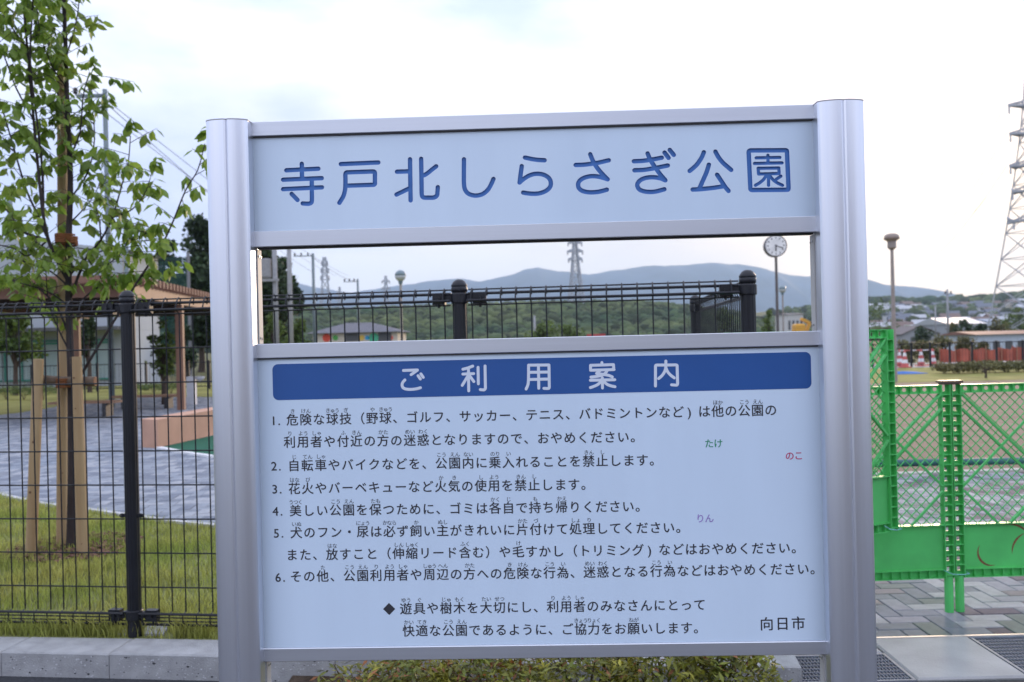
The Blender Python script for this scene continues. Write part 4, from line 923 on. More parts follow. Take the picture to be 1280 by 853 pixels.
# pergola
m_perg = M('pergola_brown', (0.22, 0.11, 0.07), .55, var=.1, scale=3); m_perg2 = M('pergola_shaded', (0.06, 0.035, 0.03), .7)
A = Vector((-6.72, 16.3, 0)); sd = Vector((-.097, .995, 0)).normalized(); wd = Vector((-sd.y, sd.x, 0)); pang = math.atan2(sd.y, sd.x) - math.pi/2
perg = thing('pergola', 'brown pergola with slatted roof over the plaza benches', 'pergola', A, pang)
zr = 2.66; Wp, Lp = 4.7, 11.0
for x in (-.1, -Wp + .1):
    MB().box(x - .06, x + .06, -.2, Lp, zr - .28, zr - .05).build('side_beam', m_perg, perg)
for y in (.4, 3.6, 6.9, 10.4): MB().box(-Wp + .2, -.2, y - .06, y + .06, zr - .27, zr - .06).build('cross_beam', m_perg2 if y > 1 else m_perg, perg)  # inner beams use a darker brown, the roof's shade put into their colour
rf = MB().box(-Wp - .12, .12, -.025, .025, zr - .045, zr + .085).mesh('rafter', m_perg); y = -.1
while y < Lp: inst('rafter', rf, perg, (0, y, 0)); y += .25
MB().box(-Wp + .02, -.22, .25, Lp - .1, zr + .09, zr + .11).build('roof_sheet', M('roof_sheet_dark', (0.035, 0.033, 0.035), .6), perg)
for y in (3.6, 10.2):
    for x in (-.1, -Wp + .1): MB().box(x - .075, x + .075, y - .075, y + .075, .1, zr - .281).build('pergola_post', m_perg, perg)
# drinking fountain
f0_ = G(240, 506, .112); t = thing('drinking_fountain', 'white pedestal drinking fountain with side bowl near the pergola post', 'drinking fountain', f0_)
hh = P(240, 471, f0_.y).z - .112; m_fw = M('fountain_white', (0.6, 0.6, 0.62), .4)
MB().cbox(-.09, .09, -.09, .09, 0, hh, .01).build('pedestal', m_fw, t); MB().lathe([(.03, hh - .1), (.11, hh - .05), (.12, hh - .0), (.10, hh)], cx=.19, n=16).build('bowl', m_fw, t); MB().tube([(0, 0, hh), (0, -.03, hh + .05), (.03, -.05, hh + .05)], .012, 8).build('tap', m_steel, t)
t = G(246, 500, .112); MB().tube([(0, 0, 0), (0, 0, P(246, 418, t.y).z)], .025, 8)
o = thing('signal_post', 'thin white post with a small cabinet beyond the drinking fountain', 'post', (t.x + .1, t.y + 1.5, .05))
MB().tube([(0, 0, 0), (0, 0, 1.75)], .03, 8).build('pole', m_fw, o); MB().box(-.1, .05, -.06, .06, 1.25, 1.65).build('cabinet', m_fw, o)
# pink retaining wall and green play surface
w0, w1, w2 = G(197.4, 560.6, .112), G(263, 545, .112), G(176.7, 559, .112); dw = (w1 - w0).normalized(); wl = dw * 5
m_pink = M('pink_rendered_wall', (0.52, 0.31, 0.22), .85, var=.08, scale=4, bump=.2, bscale=60)
tag(MB().prism([(w0.x, w0.y), (w0.x + wl.x, w0.y + wl.y), (w2.x + wl.x, w2.y + wl.y), (w2.x, w2.y)], .10, .112 + .375).build('low_wall', m_pink, fixn=True), 'low salmon pink rendered wall beside the green play surface', 'low wall')
m_rub = M('green_rubber', (0.015, 0.10, 0.06), .85, var=.15, scale=30)
cc = Vector((w0.x + 2.55, w0.y + 2.0, 0)); rr_ = (Vector((w0.x, w0.y, 0)) - cc).length + .02
cpx = [G(202, 562, .112), G(230, 567, .112), G(265, 572, .112)]
poly = [(w0.x + .03, w0.y - .03)] + [(p.x, p.y) for p in cpx[1:]] + [(-2.6, 10.9), (-1.5, 11.6), (-1.2, 14.5), (w0.x + wl.x + .2, w0.y + 5)]
struct(MB().prism(poly, .05, .128).build('play_surface', m_rub, fixn=True))
mb = MB(); pr = [(w0.x + .03, w0.y - .03)] + [(p.x, p.y) for p in cpx[1:]] + [(-2.6, 10.9), (-1.5, 11.6), (-1.2, 14.5)]
for a, b in zip(pr[:-1], pr[1:]): mb.bar((*a, .112), (*b, .112), .07, .05)
struct(mb.build('play_surface_edging', M('white_edging', (0.7, 0.7, 0.7), .7)))

# ================================================================== TREES, SHRUBS, HEDGES
m_tg = [M('foliage_dark', (0.028, 0.05, 0.022), .7, var=.3, scale=.8, island=.5, hue=(0.05, 0.085, 0.03), trans=.2),
        M('foliage_mid', (0.07, 0.12, 0.025), .7, var=.3, scale=.8, island=.5, hue=(0.14, 0.19, 0.04), trans=.25),
        M('foliage_olive', (0.12, 0.125, 0.045), .7, var=.3, scale=.8, island=.5, hue=(0.19, 0.165, 0.07), trans=.2)]
m_trunk = M('trunk_brown', (0.08, 0.06, 0.05), .9, var=.3)
def tree_bg(x, y, z, h, r, label, n=3500, m=0, leaf=.18, th=.35, seed=0, name='tree', group=None, cat='tree', clumps=14, flat=.8):
    t = thing(name, label, cat, (x, y, z), group=group); rr = np.random.default_rng(seed + 50)
    mb = MB(); top = h * .9; mb.tube([(0, 0, -.1), (r*.03, 0, h*th), (-r*.04, 0, top*.75)], [h*.022 + .03, h*.017 + .02, .02], 7)
    cs = []
    for i in range(clumps):
        a = rr.uniform(0, 6.28); e = r * rr.uniform(.15, .75); zc = h * th + (h * (1 - th)) * rr.uniform(.15, .85); e *= 1 - .55 * max(0, (zc/h - .6)/.4)
        c = (e*math.cos(a), e*math.sin(a), zc); cs.append((c, rr.uniform(.28, .5) * r)); mb.tube([(0, 0, zc*.6), (c[0]*.5, c[1]*.5, zc*.85), c], [.03, .02, .01], 4, cap=False)
    mb.build('trunk', m_trunk, t)
    cs.append(((0, 0, h - .32*r), .34*r)); idx_ = rr.integers(0, len(cs), n); cc_ = np.array([c[0] for c in cs])[idx_]; cr = np.array([c[1] for c in cs])[idx_]
    d = rr.normal(0, 1, (n, 3)); d /= np.linalg.norm(d, axis=1)[:, None]; rad = cr * rr.uniform(.35, 1.0, n) ** .5 * (1 + rr.normal(0, .08, n))
    pos = cc_ + d * rad[:, None] * np.array([1, 1, flat])
    V, F = scatter(SM_V * np.array([1.5, 1, 1]), SM_F, pos, rand_rot(n, 1.3), rr.uniform(.6, 1.3, n) * leaf); np_mesh('crown', V, F, m_tg[m], t, kind='stuff'); return t
def Tb(px, base_py, top_py, r_px, label, zb=0.0, Y=None, **kw):
    g = G(px, base_py, zb) if Y is None else P(px, base_py, Y); Y = g.y; zt_ = P(px, top_py, Y).z
    return tree_bg(g.x, Y, zb, zt_ - zb, r_px * Y / FPX, label, **kw)
Tb(19, 486, 388, 34, 'small round park tree seen through the mesh at the left edge', Y=30, n=2600, m=1, leaf=.13, th=.4, seed=1)
Tb(112, 488, 393, 16, 'small dark tree behind the tall timber stake', Y=31, n=1600, m=0, leaf=.12, th=.35, seed=2)
Tb(205, 500, 398, 18, 'slender young tree beside the right pergola post', Y=22, n=700, m=1, leaf=.10, th=.3, seed=3)
Tb(252, 480, 268, 42, 'tall dark evergreen tree just left of the left sign post', Y=58, n=14000, m=0, leaf=.3, th=.06, clumps=30, seed=4)
Tb(215, 480, 300, 22, 'dark tree behind the green net left of the tallest evergreen', Y=62, n=7000, m=0, leaf=.3, th=.06, clumps=22, seed=5)
Tb(232, 480, 405, 16, 'low dark bush like tree behind the pergola right post', Y=45, n=1500, m=0, leaf=.16, th=.1, seed=15)
Tb(326, 440, 290, 44, 'large dark tree at the left end of the sign opening', Y=50, n=14000, m=0, leaf=.26, th=.06, clumps=30, seed=6)
Tb(356, 440, 322, 24, 'dark tree right behind the grey poles in the sign opening', Y=56, n=7000, m=0, leaf=.26, th=.06, clumps=22, seed=7)
Tb(376, 440, 398, 17, 'low bright green tree below the dark trees in the sign opening', Y=44, n=1500, m=1, leaf=.16, th=.15, seed=8)
Tb(340, 440, 392, 20, 'low leafy tree behind the left grey pole in the sign opening', Y=46, n=1500, m=1, leaf=.16, th=.15, seed=9)
Tb(677, 430, 403, 22, 'low green tree beyond the mesh under the large mountain', Y=80, n=1300, m=1, leaf=.22, th=.1, seed=10)
Tb(712, 430, 406, 20, 'low green tree beside the pylon foot beyond the mesh', Y=84, n=1200, m=1, leaf=.22, th=.1, seed=11)
Tb(905, 430, 383, 16, 'light green tree between the corner fence and clock', Y=90, n=1300, m=1, leaf=.22, th=.15, seed=12)
Tb(962, 430, 388, 9, 'narrow pale green tree left of the clock pole', Y=85, n=900, m=1, leaf=.2, th=.1, seed=13)
Tb(-60, 486, 330, 60, 'large leafy park tree beyond the left edge of the picture', Y=33, n=2500, m=1, leaf=.2, th=.3, seed=14)
g = G(30, 500, .05); 
for i, px_ in enumerate((8, 30, 54, 170, 192, 214)):
    g = G(px_, 500 - (8 if i > 2 else 0), .05)
    small_shrub(g.x, g.y, .05, .48 if i < 3 else .35, .42, ['low round shrub at the left edge on the grass beyond the plaza', 'middle one of three low shrubs beyond the plaza at left', 'low shrub beside the left timber stake beyond the plaza',
        'low flowering shrub behind the farther bench', 'low green shrub left of the right pergola post', 'low pale shrub behind the right pergola post'][i], n=700, red=.05, seed=30+i, mats=[m_tg[1], m_tg[2]], leaf=.06)
# clipped hedge, right
def hedge(x0, x1, y, w, h, label, n, m, leaf=.08, z=0, name='hedge'):
    t = thing(name, label, name.replace('_', ' '), ((x0+x1)/2, y, z)); Lh = x1 - x0
    xx = rng.uniform(-Lh/2, Lh/2, n); yy = rng.uniform(-w/2, w/2, n); top = h * (1 - .35 * np.abs(yy/(w/2)) ** 3 + .08 * np.sin(xx*2.7) + .05 * np.sin(xx*7.3)); zz = top * rng.uniform(.05, 1, n) ** .5
    V, F = scatter(SM_V * np.array([1.4, 1, 1]), SM_F, np.stack([xx, yy, zz], -1), rand_rot(n, 1.2), rng.uniform(.6, 1.3, n) * leaf); np_mesh('foliage', V, F, m, t, kind='stuff')
    mb = MB()
    for i in range(int(Lh / .5)): mb.tube([(-Lh/2 + .25 + i*.5, 0, 0), (-Lh/2 + .25 + i*.5 + .05, 0, h*.8)], .012, 4)
    mb.build('stem', m_stem, t); return t
hl, hr = P(1171, 455, 31), P(1420, 455, 31)
hedge(hl.x, hr.x, 31, 1.0, .36, 'long low clipped hedge in front of the orange netting', 9000, m_tg[2], z=0)
tree_bg(P(1232, 470, 27.5).x, 27.5, 0, .5, .45, 'bare brownish little shrub on the grass before the hedge', n=160, m=2, leaf=.06, seed=60, name='low_shrub', cat='shrub', clumps=6)
# overgrown thicket behind the far fence, right
for i, (px_, tp, rp_) in enumerate(((1128, 424, 16), (1152, 424, 18), (1176, 418, 20), (1203, 420, 19), (1226, 428, 13))):
    Tb(px_, 440, tp, rp_, ['olive overgrown bush behind the cones nearest the lamp post', 'olive overgrown bush behind the middle cone', 'tall olive bush left of the white shed', 'wide olive bush behind the orange netting', 'low bush touching the white shed wall'][i], Y=48, zb=-.4, n=1500, m=2, leaf=.13, th=.05, seed=70+i, name='overgrown_bush', cat='bush', clumps=12)
for i, (px_, tp, rp_, Y_) in enumerate(((1150, 407, 16, 140), (1205, 399, 16, 120), (1245, 397, 15, 130), (1262, 392, 15, 150), (1192, 404, 14, 125), (1100, 372, 24, 260), (1075, 376, 20, 240), (1275, 384, 17, 210), (1228, 404, 12, 128))):
    Tb(px_, 424, tp, rp_, ['tree beside the grey gabled roof in the valley', 'rounded tree in front of the long bright roofed building', 'tree right of the long bright roofed building', 'tree beside the left leg of the big pylon', 'tree left of the long bright roofed building',
       'large tree low on the green hill behind the lamp post', 'dark tree on the hill just right of the sign post', 'tree between the legs of the big pylon', 'low tree above the white shed roof'][i], Y=Y_, zb=-1.3, n=900, m=[0, 0, 2, 1, 2, 1, 0, 1, 0][i], leaf=.5 if Y_ > 170 else .33, th=.05, seed=90+i, clumps=9)

# ================================================================== FOREST HILLS
ICO_V, ICO_F = None, None
bm = bmesh.new(); bmesh.ops.create_icosphere(bm, subdivisions=2, radius=1); ICO_V = np.array([v.co[:] for v in bm.verts]); ICO_F = np.array([[v.index for v in f.verts] for f in bm.faces]); bm.free()
def forest(name, x0, x1, y0, y1, zf, n, r0, r1, m):
    x = rng.uniform(x0, x1, n); y = rng.uniform(y0, y1, n); z = zf(x, y); r = rng.uniform(r0, r1, n)
    V, F = scatter(ICO_V, ICO_F, np.stack([x, y, z + r*.5], -1), rand_rot(n, 1), np.stack([r, r, r*.95], -1))
    V = V + (np.sin(V[:, [1, 2, 0]] * 1.9 / r0 * 3) * .12 + rng.normal(0, .09, V.shape)) * r0
    return np_mesh(name, V, F, m, kind='stuff')
m_for = M('forest_canopy', (0.022, 0.045, 0.022), .9, var=.35, scale=.02, island=.7, hue=(0.085, 0.10, 0.035))
def crest(prof, Y): 
    pts = [P(a, b, Y) for a, b in prof]; xs_ = np.array([p.x for p in pts]); zs_ = np.array([p.z for p in pts]); return lambda x: np.interp(x, xs_, zs_)
pr1 = [(60, 372), (200, 366), (330, 372), (390, 378), (430, 380), (520, 376), (600, 373), (680, 371), (740, 370), (800, 370), (860, 376), (920, 384), (980, 400), (1020, 408), (1060, 416)]
c1 = crest(pr1, 620); X0, X1 = P(60, 400, 620).x, P(1060, 400, 620).x
zf1 = lambda x, y: -1 + (c1(x * 620 / np.maximum(y, 1)) * .95 - 6) * sm(y, 360, 620) * np.where(y > 620, 1 - .4*sm(y, 620, 800), 1)
gx = np.linspace(X0*.7, X1*1.05, 90); gy = np.linspace(350, 800, 24); GX, GY = np.meshgrid(gx, gy); GZ = zf1(GX, GY); idx = np.arange(GX.size).reshape(GX.shape)
struct(np_mesh('hills', np.stack([GX, GY, GZ], -1).reshape(-1, 3), np.stack([idx[:-1,:-1], idx[:-1,1:], idx[1:,1:], idx[1:,:-1]], -1).reshape(-1, 4), m_hill, smooth=True))
forest('wooded_hill', X0*.7, X1, 360, 650, zf1, 9000, 2.0, 4.0, m_for)
# right: gentle wooded hill line above the town
pr2 = [(1040, 383), (1080, 379), (1110, 376), (1140, 380), (1180, 383), (1205, 382), (1225, 377), (1250, 373), (1290, 368), (1400, 362), (1560, 372)]
c2 = crest(pr2, 1250); zf2 = lambda x, y: terrain(x, y) + np.maximum(0, (c2(x * 1250 / y) - 41)) * sm(y, 950, 1250) * (1 - .5*sm(y, 1250, 1500)) + 0
gx = np.linspace(P(1020, 400, 1250).x, P(1560, 400, 1250).x, 60); gy = np.linspace(900, 1500, 20); GX, GY = np.meshgrid(gx, gy); GZ = zf2(GX, GY); idx = np.arange(GX.size).reshape(GX.shape)
struct(np_mesh('hills', np.stack([GX, GY, GZ], -1).reshape(-1, 3), np.stack([idx[:-1,:-1], idx[:-1,1:], idx[1:,1:], idx[1:,:-1]], -1).reshape(-1, 4), m_hill, smooth=True))
forest('wooded_ridge', gx[0], gx[-1]*.95, 1050, 1350, zf2, 1500, 5, 9, m_for)
forest('hillside_wood', 230, 620, 500, 1000, terrain, 420, 3, 6, m_for)

# ================================================================== BUILDINGS
m_wall = M('gym_wall', (0.42, 0.45, 0.48), .8, var=.06, scale=.5); m_glassg = M('gym_window', (0.33, 0.42, 0.42), .25, var=.1, scale=.6); m_mull = M('green_mullion', (0.03, 0.22, 0.16), .5); m_dark = M('shade_grey', (0.10, 0.10, 0.10), .8)
gb = P(100, 486, 36); gym = thing('school_building', 'long pale grey hall with green framed windows behind the young tree', 'building', (gb.x, 36, 0))
lx0, lx1 = P(-260, 400, 36).x - gb.x, P(155, 400, 36).x - gb.x; zr_ = P(100, 299, 36).z; ze = P(183, 312, 36).z; zc_ = P(60, 414, 36).z; zd = P(60, 425, 36).z
MB().box(lx0, lx1, 0, 3.6, zc_, ze).build('upper_wall', m_wall, gym); MB().box(lx0, lx1, .8, 3.6, -.2, zc_ - .005).build('lower_wall', m_wall, gym)
MB().prism([(lx0 - .4, ze + .005), (lx1 + .4, ze + .005), ((lx0 + lx1)/2, zr_ + .35)], -.0, 3.7, 'y').build('roof', M('gym_roof', (0.42, 0.45, 0.48), .7), gym, fixn=True)
MB().box(lx0, lx1, -.6, -.005, zc_ - .02, zc_ + .12).build('canopy', m_dark, gym)
x = lx0 + .4
while x < lx1 - 1.5:
    w = MB().box(x, x + 1.35, .74, .79, .35, zd).build('window', m_glassg, gym)
    fr = MB(); fr.box(x - .03, x + .03, .68, .735, .3, zd); fr.box(x + .65, x + .7, .68, .735, .3, zd); fr.box(x + .031, x + 1.35, .70, .735, 1.75, 1.82); fr.box(x + .031, x + 1.35, .70, .735, .3, .37); fr.box(x + .031, x + 1.35, .70, .735, zd - .07, zd); fr.build('window_frame', m_mull, w); x += 1.5
# ball net
nb = P(192, 470, 48); net = thing('ball_net', 'tall green ball net hung between grey poles beyond the pergola', 'net', (nb.x, 48, 0)); m_net = M('net_green', (0.015, 0.075, 0.06), .8)
xw = P(237, 400, 48).x - nb.x; zn = P(215, 322, 48).z
for x in (0, xw): MB().tube([(x, 0, 0), (x, 0, zn + .25)], .09, 8).build('net_pole', M('pole_grey', (0.20, 0.20, 0.21), .6), net)
mb = MB(); s_ = .12; x = 0
while x < xw: mb.box(x, x + .03, -.01, .01, 0, zn); x += s_
z = .1
while z < zn: mb.box(0, xw, .011, .02, z, z + .03); z += s_
mb.build('netting', m_net, net)['kind'] = 'stuff'
# nursery house with painted wall
m_cream = M('cream_wall', (0.62, 0.55, 0.44), .8); m_rgrey = M('grey_roof_tile', (0.13, 0.125, 0.14), .8, var=.2, scale=3)
h0 = P(444, 430, 98); hs_ = thing('nursery_building', 'cream single storey building with dark hipped roof and painted wall pictures', 'building', (h0.x, 98, 0)); k_ = 98 / FPX
hw = 53 * k_; zw = P(444, 416, 98).z; zrf = P(444, 402.5, 98).z
MB().box(-hw, hw, 0, 8, -.1, zw).build('wall', m_cream, hs_)
MB().add([(-hw-.6, -.6, zw + .01), (hw+.6, -.6, zw + .01), (hw+.6, 8.6, zw + .01), (-hw-.6, 8.6, zw + .01), (-hw*.35, 4, zrf), (hw*.25, 4, zrf)], [(0,1,5,4), (1,2,5), (2,3,4,5), (3,0,4), (3,2,1,0)]).build('roof', m_rgrey, hs_)
for px_, c_, s1 in ((408, (0.7, 0.08, 0.04), .45), (419, (0.10, 0.4, 0.08), .3), (452, (0.75, 0.5, 0.1), .3), (459, (0.05, 0.35, 0.6), .25), (467, (0.08, 0.45, 0.25), .55), (476, (0.7, 0.1, 0.05), .3), (488, (0.75, 0.15, 0.1), .3)):
    p = P(px_, 422.5, 97.9) - Vector((h0.x, 98, 0)); ring = [(p.x + s1*math.cos(q*math.pi/5), p.z + s1*math.sin(q*math.pi/5)) for q in range(10)]
    MB().prism(ring, -.03, -.005, 'y').build('wall_painting', M('paint_%d' % px_, c_, .7), hs_, fixn=True)
for px_ in (440, 481): p = P(px_, 421, 98) - Vector((h0.x, 98, 0)); w = MB().box(p.x - .7, p.x + .7, -.04, -.002, p.z - .5, p.z + .45).build('window', m_dark, hs_)
# right hand buildings
def gable(name, label, px0, px1, Y, py_eave, py_ridge, zb, wm, rm, depth=8, front_gable=True, wins=0, over=.4):
    a, b = P(px0, py_eave, Y), P(px1, py_eave, Y); cx = (a.x + b.x)/2; hw_ = (b.x - a.x)/2; ze_ = (a.z + b.z)/2 - zb; zr_ = P((px0+px1)/2, py_ridge, Y).z - zb
    t = thing(name, label, 'building' if name != 'shed' else 'shed', (cx, Y, zb))
    MB().box(-hw_, hw_, 0, depth, -1, ze_).build('wall', wm, t)
    if front_gable:
        MB().prism([(-hw_, ze_ + .003), (hw_, ze_ + .003), (0, zr_ - .12)], .002, depth, 'y').build('gable_wall', wm, t, fixn=True)
        MB().prism([(-hw_-over, ze_ - .05), (0, zr_), (hw_+over, ze_ - .05), (hw_+over, ze_ + .06), (0, zr_ + .15), (-hw_-over, ze_ + .06)], -over, depth + over, 'y').build('roof', rm, t, fixn=True)
    else: MB().prism([(-over, ze_ + .01), (depth/2, zr_), (depth+over, ze_ + .01)], -hw_-over, hw_+over, 'x').build('roof', rm, t, fixn=True)
    for i in range(wins):
        x = -hw_ + 2*hw_*(i + .5)/wins; w_ = hw_/wins*.55; MB().box(x - w_, x + w_, -.05, -.003, ze_*.45, ze_*.78).build('window', m_dark, t)
    return t
m_gw = M('grey_siding', (0.30, 0.31, 0.32), .8); m_wb = M('pale_blue_siding', (0.50, 0.56, 0.62), .7); m_rr = M('rust_roof', (0.22, 0.11, 0.08), .7); m_br = M('bright_metal_roof', (0.55, 0.55, 0.56), .3, .4)
gable('house', 'grey gabled house beyond the traffic cones', 1128, 1172, 170, 418, 408, -1.3, m_gw, M('brown_roof', (0.16, 0.13, 0.12), .8), wins=1)
gable('shed', 'long pale blue shed with rusty roof edge behind the orange netting', 1222, 1330, 72, 417.5, 413, -1.3, m_wb, m_rr, depth=6, front_gable=False, wins=7, over=.3)
gable('warehouse', 'long grey building with a bright metal roof below the hill', 1187, 1233, 330, 405, 396, -1.3, m_gw, m_br, depth=30, front_gable=False, wins=8)
gable('house', 'pale house end joined right of the bright roofed building', 1234, 1252, 335, 402, 398, -1.3, m_wb, M('blue_roof', (0.2, 0.25, 0.33), .6), depth=14, front_gable=False, wins=2)
gable('apartment_block', 'pale two storey block between the clock and right sign post', 984, 1004, 260, 393, 391, -.5, M('block_wall', (0.55, 0.53, 0.5), .8), m_rgrey, depth=12, front_gable=False, wins=4)
wm_ = [M('house_wall_white', (0.58, 0.58, 0.6), .8), M('house_wall_cream', (0.50, 0.45, 0.38), .8), M('house_wall_grey', (0.32, 0.33, 0.36), .8)]
rm_ = [M('roof_slate', (0.12, 0.13, 0.16), .7), M('roof_brown', (0.17, 0.11, 0.09), .7), M('roof_pale', (0.42, 0.42, 0.44), .5)]
protos = {}
def dupl_house(x, y, z, s, rz, wi, ri):
    if (wi, ri) not in protos:
        w = MB().box(-5, 5, -3.5, 3.5, -3, 4.6); r = MB().prism([(-4.2, 4.61), (0, 7.2), (4.2, 4.61)], -5.6, 5.6, 'x')
        wn = MB()
        for q in (-3.2, -.9, 1.6, 3.6):
            for zz in (.8, 3.0): wn.box(q - .55, q + .55, -3.56, -3.503, zz, zz + 1.1)
        protos[(wi, ri)] = (w.mesh('wall', wm_[wi]), r.mesh('roof', rm_[ri]), wn.mesh('windows', m_dark))
    wn_, rn_ = ('white', 'cream', 'grey')[wi], ('slate', 'brown', 'pale')[ri]
    t = thing('house', '%s walled house with %s roof among the houses on the far hillside' % (wn_, rn_), 'house', (x, y, z), rz, group='%s walled %s roofed houses on the far hillside' % (wn_, rn_)); t.scale = (s,) * 3
    w, r, wi_ = protos[(wi, ri)]; a = inst('wall', w, t, (0, 0, 0)); inst('roof', r, t, (0, 0, 0)); inst('windows', wi_, t, (0, 0, 0))
hr_ = random.Random(5); cnt = 0
for row, (Y_, py0) in enumerate(((420, 0), (500, 0), (580, 0), (660, 0), (740, 0), (830, 0), (920, 0))):
    px_ = 1082 + hr_.uniform(0, 10)
    while px_ < 1330:
        if hr_.random() < .82:
            x = P(px_, 400, Y_ + 0).x; y_ = Y_ + hr_.uniform(-25, 25)
            if terrain(x, y_) > -1.5: dupl_house(x, y_, float(terrain(x, y_)), hr_.uniform(.8, 1.2), hr_.uniform(-.6, .6), hr_.choice((0, 0, 1, 2)), hr_.choice((0, 0, 1, 2)))
        px_ += hr_.uniform(13, 26) * 600 / Y_ * .9

# house across the road behind the viewer (it shows as a faint reflection in the glossy board)
t = thing('house', 'cream two storey house across the road facing the sign, seen only as a faint reflection', 'house', (6.6, -13.5, 0), 0)
MB().box(-6.4, 6.4, -7, 0, 0, 4.4).build('wall', M('plaster_grey', (0.34, 0.33, 0.33), .8), t); MB().prism([(-.6, 4.41), (-3.5, 6.0), (-7.6, 4.41)][::-1] if False else [(.5, 4.41), (-3.5, 6.0), (-7.5, 4.41)], -6.8, 6.8, 'x').build('roof', rm_[0], t, fixn=True)
for x in (-4.5, -1.6, 1.6, 4.5):
    for z in (.9, 2.9): MB().box(x - .8, x + .8, .003, .05, z, z + 1.1).build('window', m_dark, t)
MB().box(-3.6, -1.2, -.2, 1.0, 2.4, 2.55).build('balcony', M('plaster_grey', (0.34, 0.33, 0.33), .8), t)

# ================================================================== POLES, WIRES, LAMPS, CLOCK
m_pg = M('pole_grey_green', (0.16, 0.20, 0.21), .6); m_pc = M('pole_concrete', (0.30, 0.30, 0.31), .8); m_ins = M('insulator_dark', (0.04, 0.04, 0.045), .4)
def util_pole(px_, py_top, Y, r, label, arm=None, ins=(), m=m_pg, extra=None, zb=0, armL=None):
    p = P(px_, py_top, Y); t = thing('utility_pole', label, 'utility pole', (p.x, Y, zb)); h = p.z - zb; MB().tube([(0, 0, -.1), (0, 0, h)], [r*1.25, r], 10).build('pole', m, t, smooth=True)
    if arm:
        ax = P(arm[0], arm[2], Y).x - p.x; bx = P(arm[1], arm[2], Y).x - p.x; az = P((arm[0]+arm[1])/2, arm[2], Y).z - zb
        MB().box(ax, bx, -r - .06, -r - .001, az - .04, az + .04).build('cross_arm', m, t)
        for ix in ins:
            x = P(ix, arm[2], Y).x - p.x; s_ = max(1, Y/55); MB().lathe([(.02*s_, az + .045), (.06*s_, az + .05 + .04*s_), (.04*s_, az + .05 + .08*s_), (.06*s_, az + .05 + .12*s_), (.02*s_, az + .05 + .16*s_)], cx=x, cy=-r-.03, n=8).build('insulator', m_ins, t)
    if extra: extra(t, h)
    return t
def transformer(t, h):
    MB().lathe([(.2, h*.62), (.24, h*.63), (.24, h*.63 + .75), (.2, h*.63 + .78)], cx=-.38, n=12).build('transformer', m_pc, t); MB().box(-.9, .2, -.2, -.12, h*.6, h*.61 + .04).build('bracket', m_pc, t)
util_pole(131, 112, 21.5, .055, 'slim grey green pole with one sided cross arm behind the young tree', (98, 131, 121.5), (96.5, 115), zb=0)
util_pole(12, 233, 40, .10, 'plain dark pole top at the far left edge of the frame')
util_pole(157, 283, 36, .09, 'plain short pole rising above the pale hall roof')
util_pole(342, 270, 40, .10, 'pole with transformer at the left of the sign opening', m=m_pc, extra=transformer)
util_pole(360, 262, 36, .085, 'thicker plain grey pole second from left in the sign opening', m=m_pc)
util_pole(391, 317, 72, .11, 'pole with three insulators on a left arm, third from left', (367.5, 391, 320.5), (369, 377, 385.5))
util_pole(447, 349, 110, .12, 'small distant pole with three insulators left of the globe lamp', (430, 447, 352.5), (431, 437, 443))
util_pole(1184, 362, 120, .13, 'pole with a round fitting above the hillside town', (1178, 1190, 368), (1181, 1188), m=m_pc)
util_pole(1169, 383, 150, .12, 'plain short pole left of the town pole with fittings', m=m_pc)
util_pole(668, 395, 90, .1, 'thin pole hardly taller than the hill at the centre of the opening', m=m_pc)
def wire(a, b, sag, label, r=.012):
    a = Vector(a); b = Vector(b); pts = [a.lerp(b, i/14) - Vector((0, 0, sag * 4 * (i/14) * (1 - i/14))) for i in range(15)]; o = a.copy()
    tag(MB().tube([p - o for p in pts], r, 4).build('power_line', m_ins, loc=o), label, 'power line')
wire(P(96.5, 113, 21.5), P(420, 345, 105), .5, 'overhead wire falling right from the cross arm tip of the slim pole', .012)
wire(P(115, 111, 21.5), P(436, 345, 105), .5, 'overhead wire falling right from the inner insulator of the slim pole', .012)
wire(P(131, 128, 21.5), P(390, 340, 72), .3, 'lowest overhead wire falling right from the slim pole', .012)
wire(P(96.5, 113, 21.5), P(-200, -60, 12), .1, 'overhead wire rising left from the cross arm tip', .008)
wire(P(115, 111, 21.5), P(-190, -100, 12), .1, 'overhead wire rising left from the inner insulator', .008)
wire(P(391, 322, 72), P(447, 353, 110), .3, 'thin overhead wire between the two arm poles in the opening', .02)
# globe lamps
m_gl = M('lamp_glass', (0.5, 0.52, 0.52), .15, var=.05, coat=.6); m_gt = M('lamp_hood', (0.16, 0.22, 0.24), .35); m_lp = M('lamp_pole_paint', (0.30, 0.26, 0.23), .5)
def globe_lamp(px_, pyc, Y, r, label, pm=None):
    p = P(px_, pyc, Y); t = thing('street_lamp', label, 'street lamp', (p.x, Y, 0)); h = p.z
    MB().tube([(0, 0, 0), (0, 0, h - r)], [.06, .045], 10).build('pole', pm or m_lp, t)
    MB().lathe([(r*math.cos(a), h + r*math.sin(a)) for a in [math.radians(q) for q in (-75, -55, -35, -15, 0)]], n=20).build('globe', m_gl, t, smooth=True)
    MB().lathe([(r*1.02*math.cos(a), h + .004 + r*1.02*math.sin(a)) for a in [math.radians(q) for q in (0, 18, 36, 54, 72, 86)]], n=20).build('hood', m_gt, t, smooth=True)
    MB().lathe([(.07, h - r - .12), (.1, h - r*.9), (.05, h - r*.45)], n=12).build('socket', m_gt, t)
globe_lamp(500.5, 345, 37, .225, 'globe street lamp with dark hood left of the middle fence post')
globe_lamp(978, 362, 55, .22, 'small distant globe lamp just right of the clock pole')
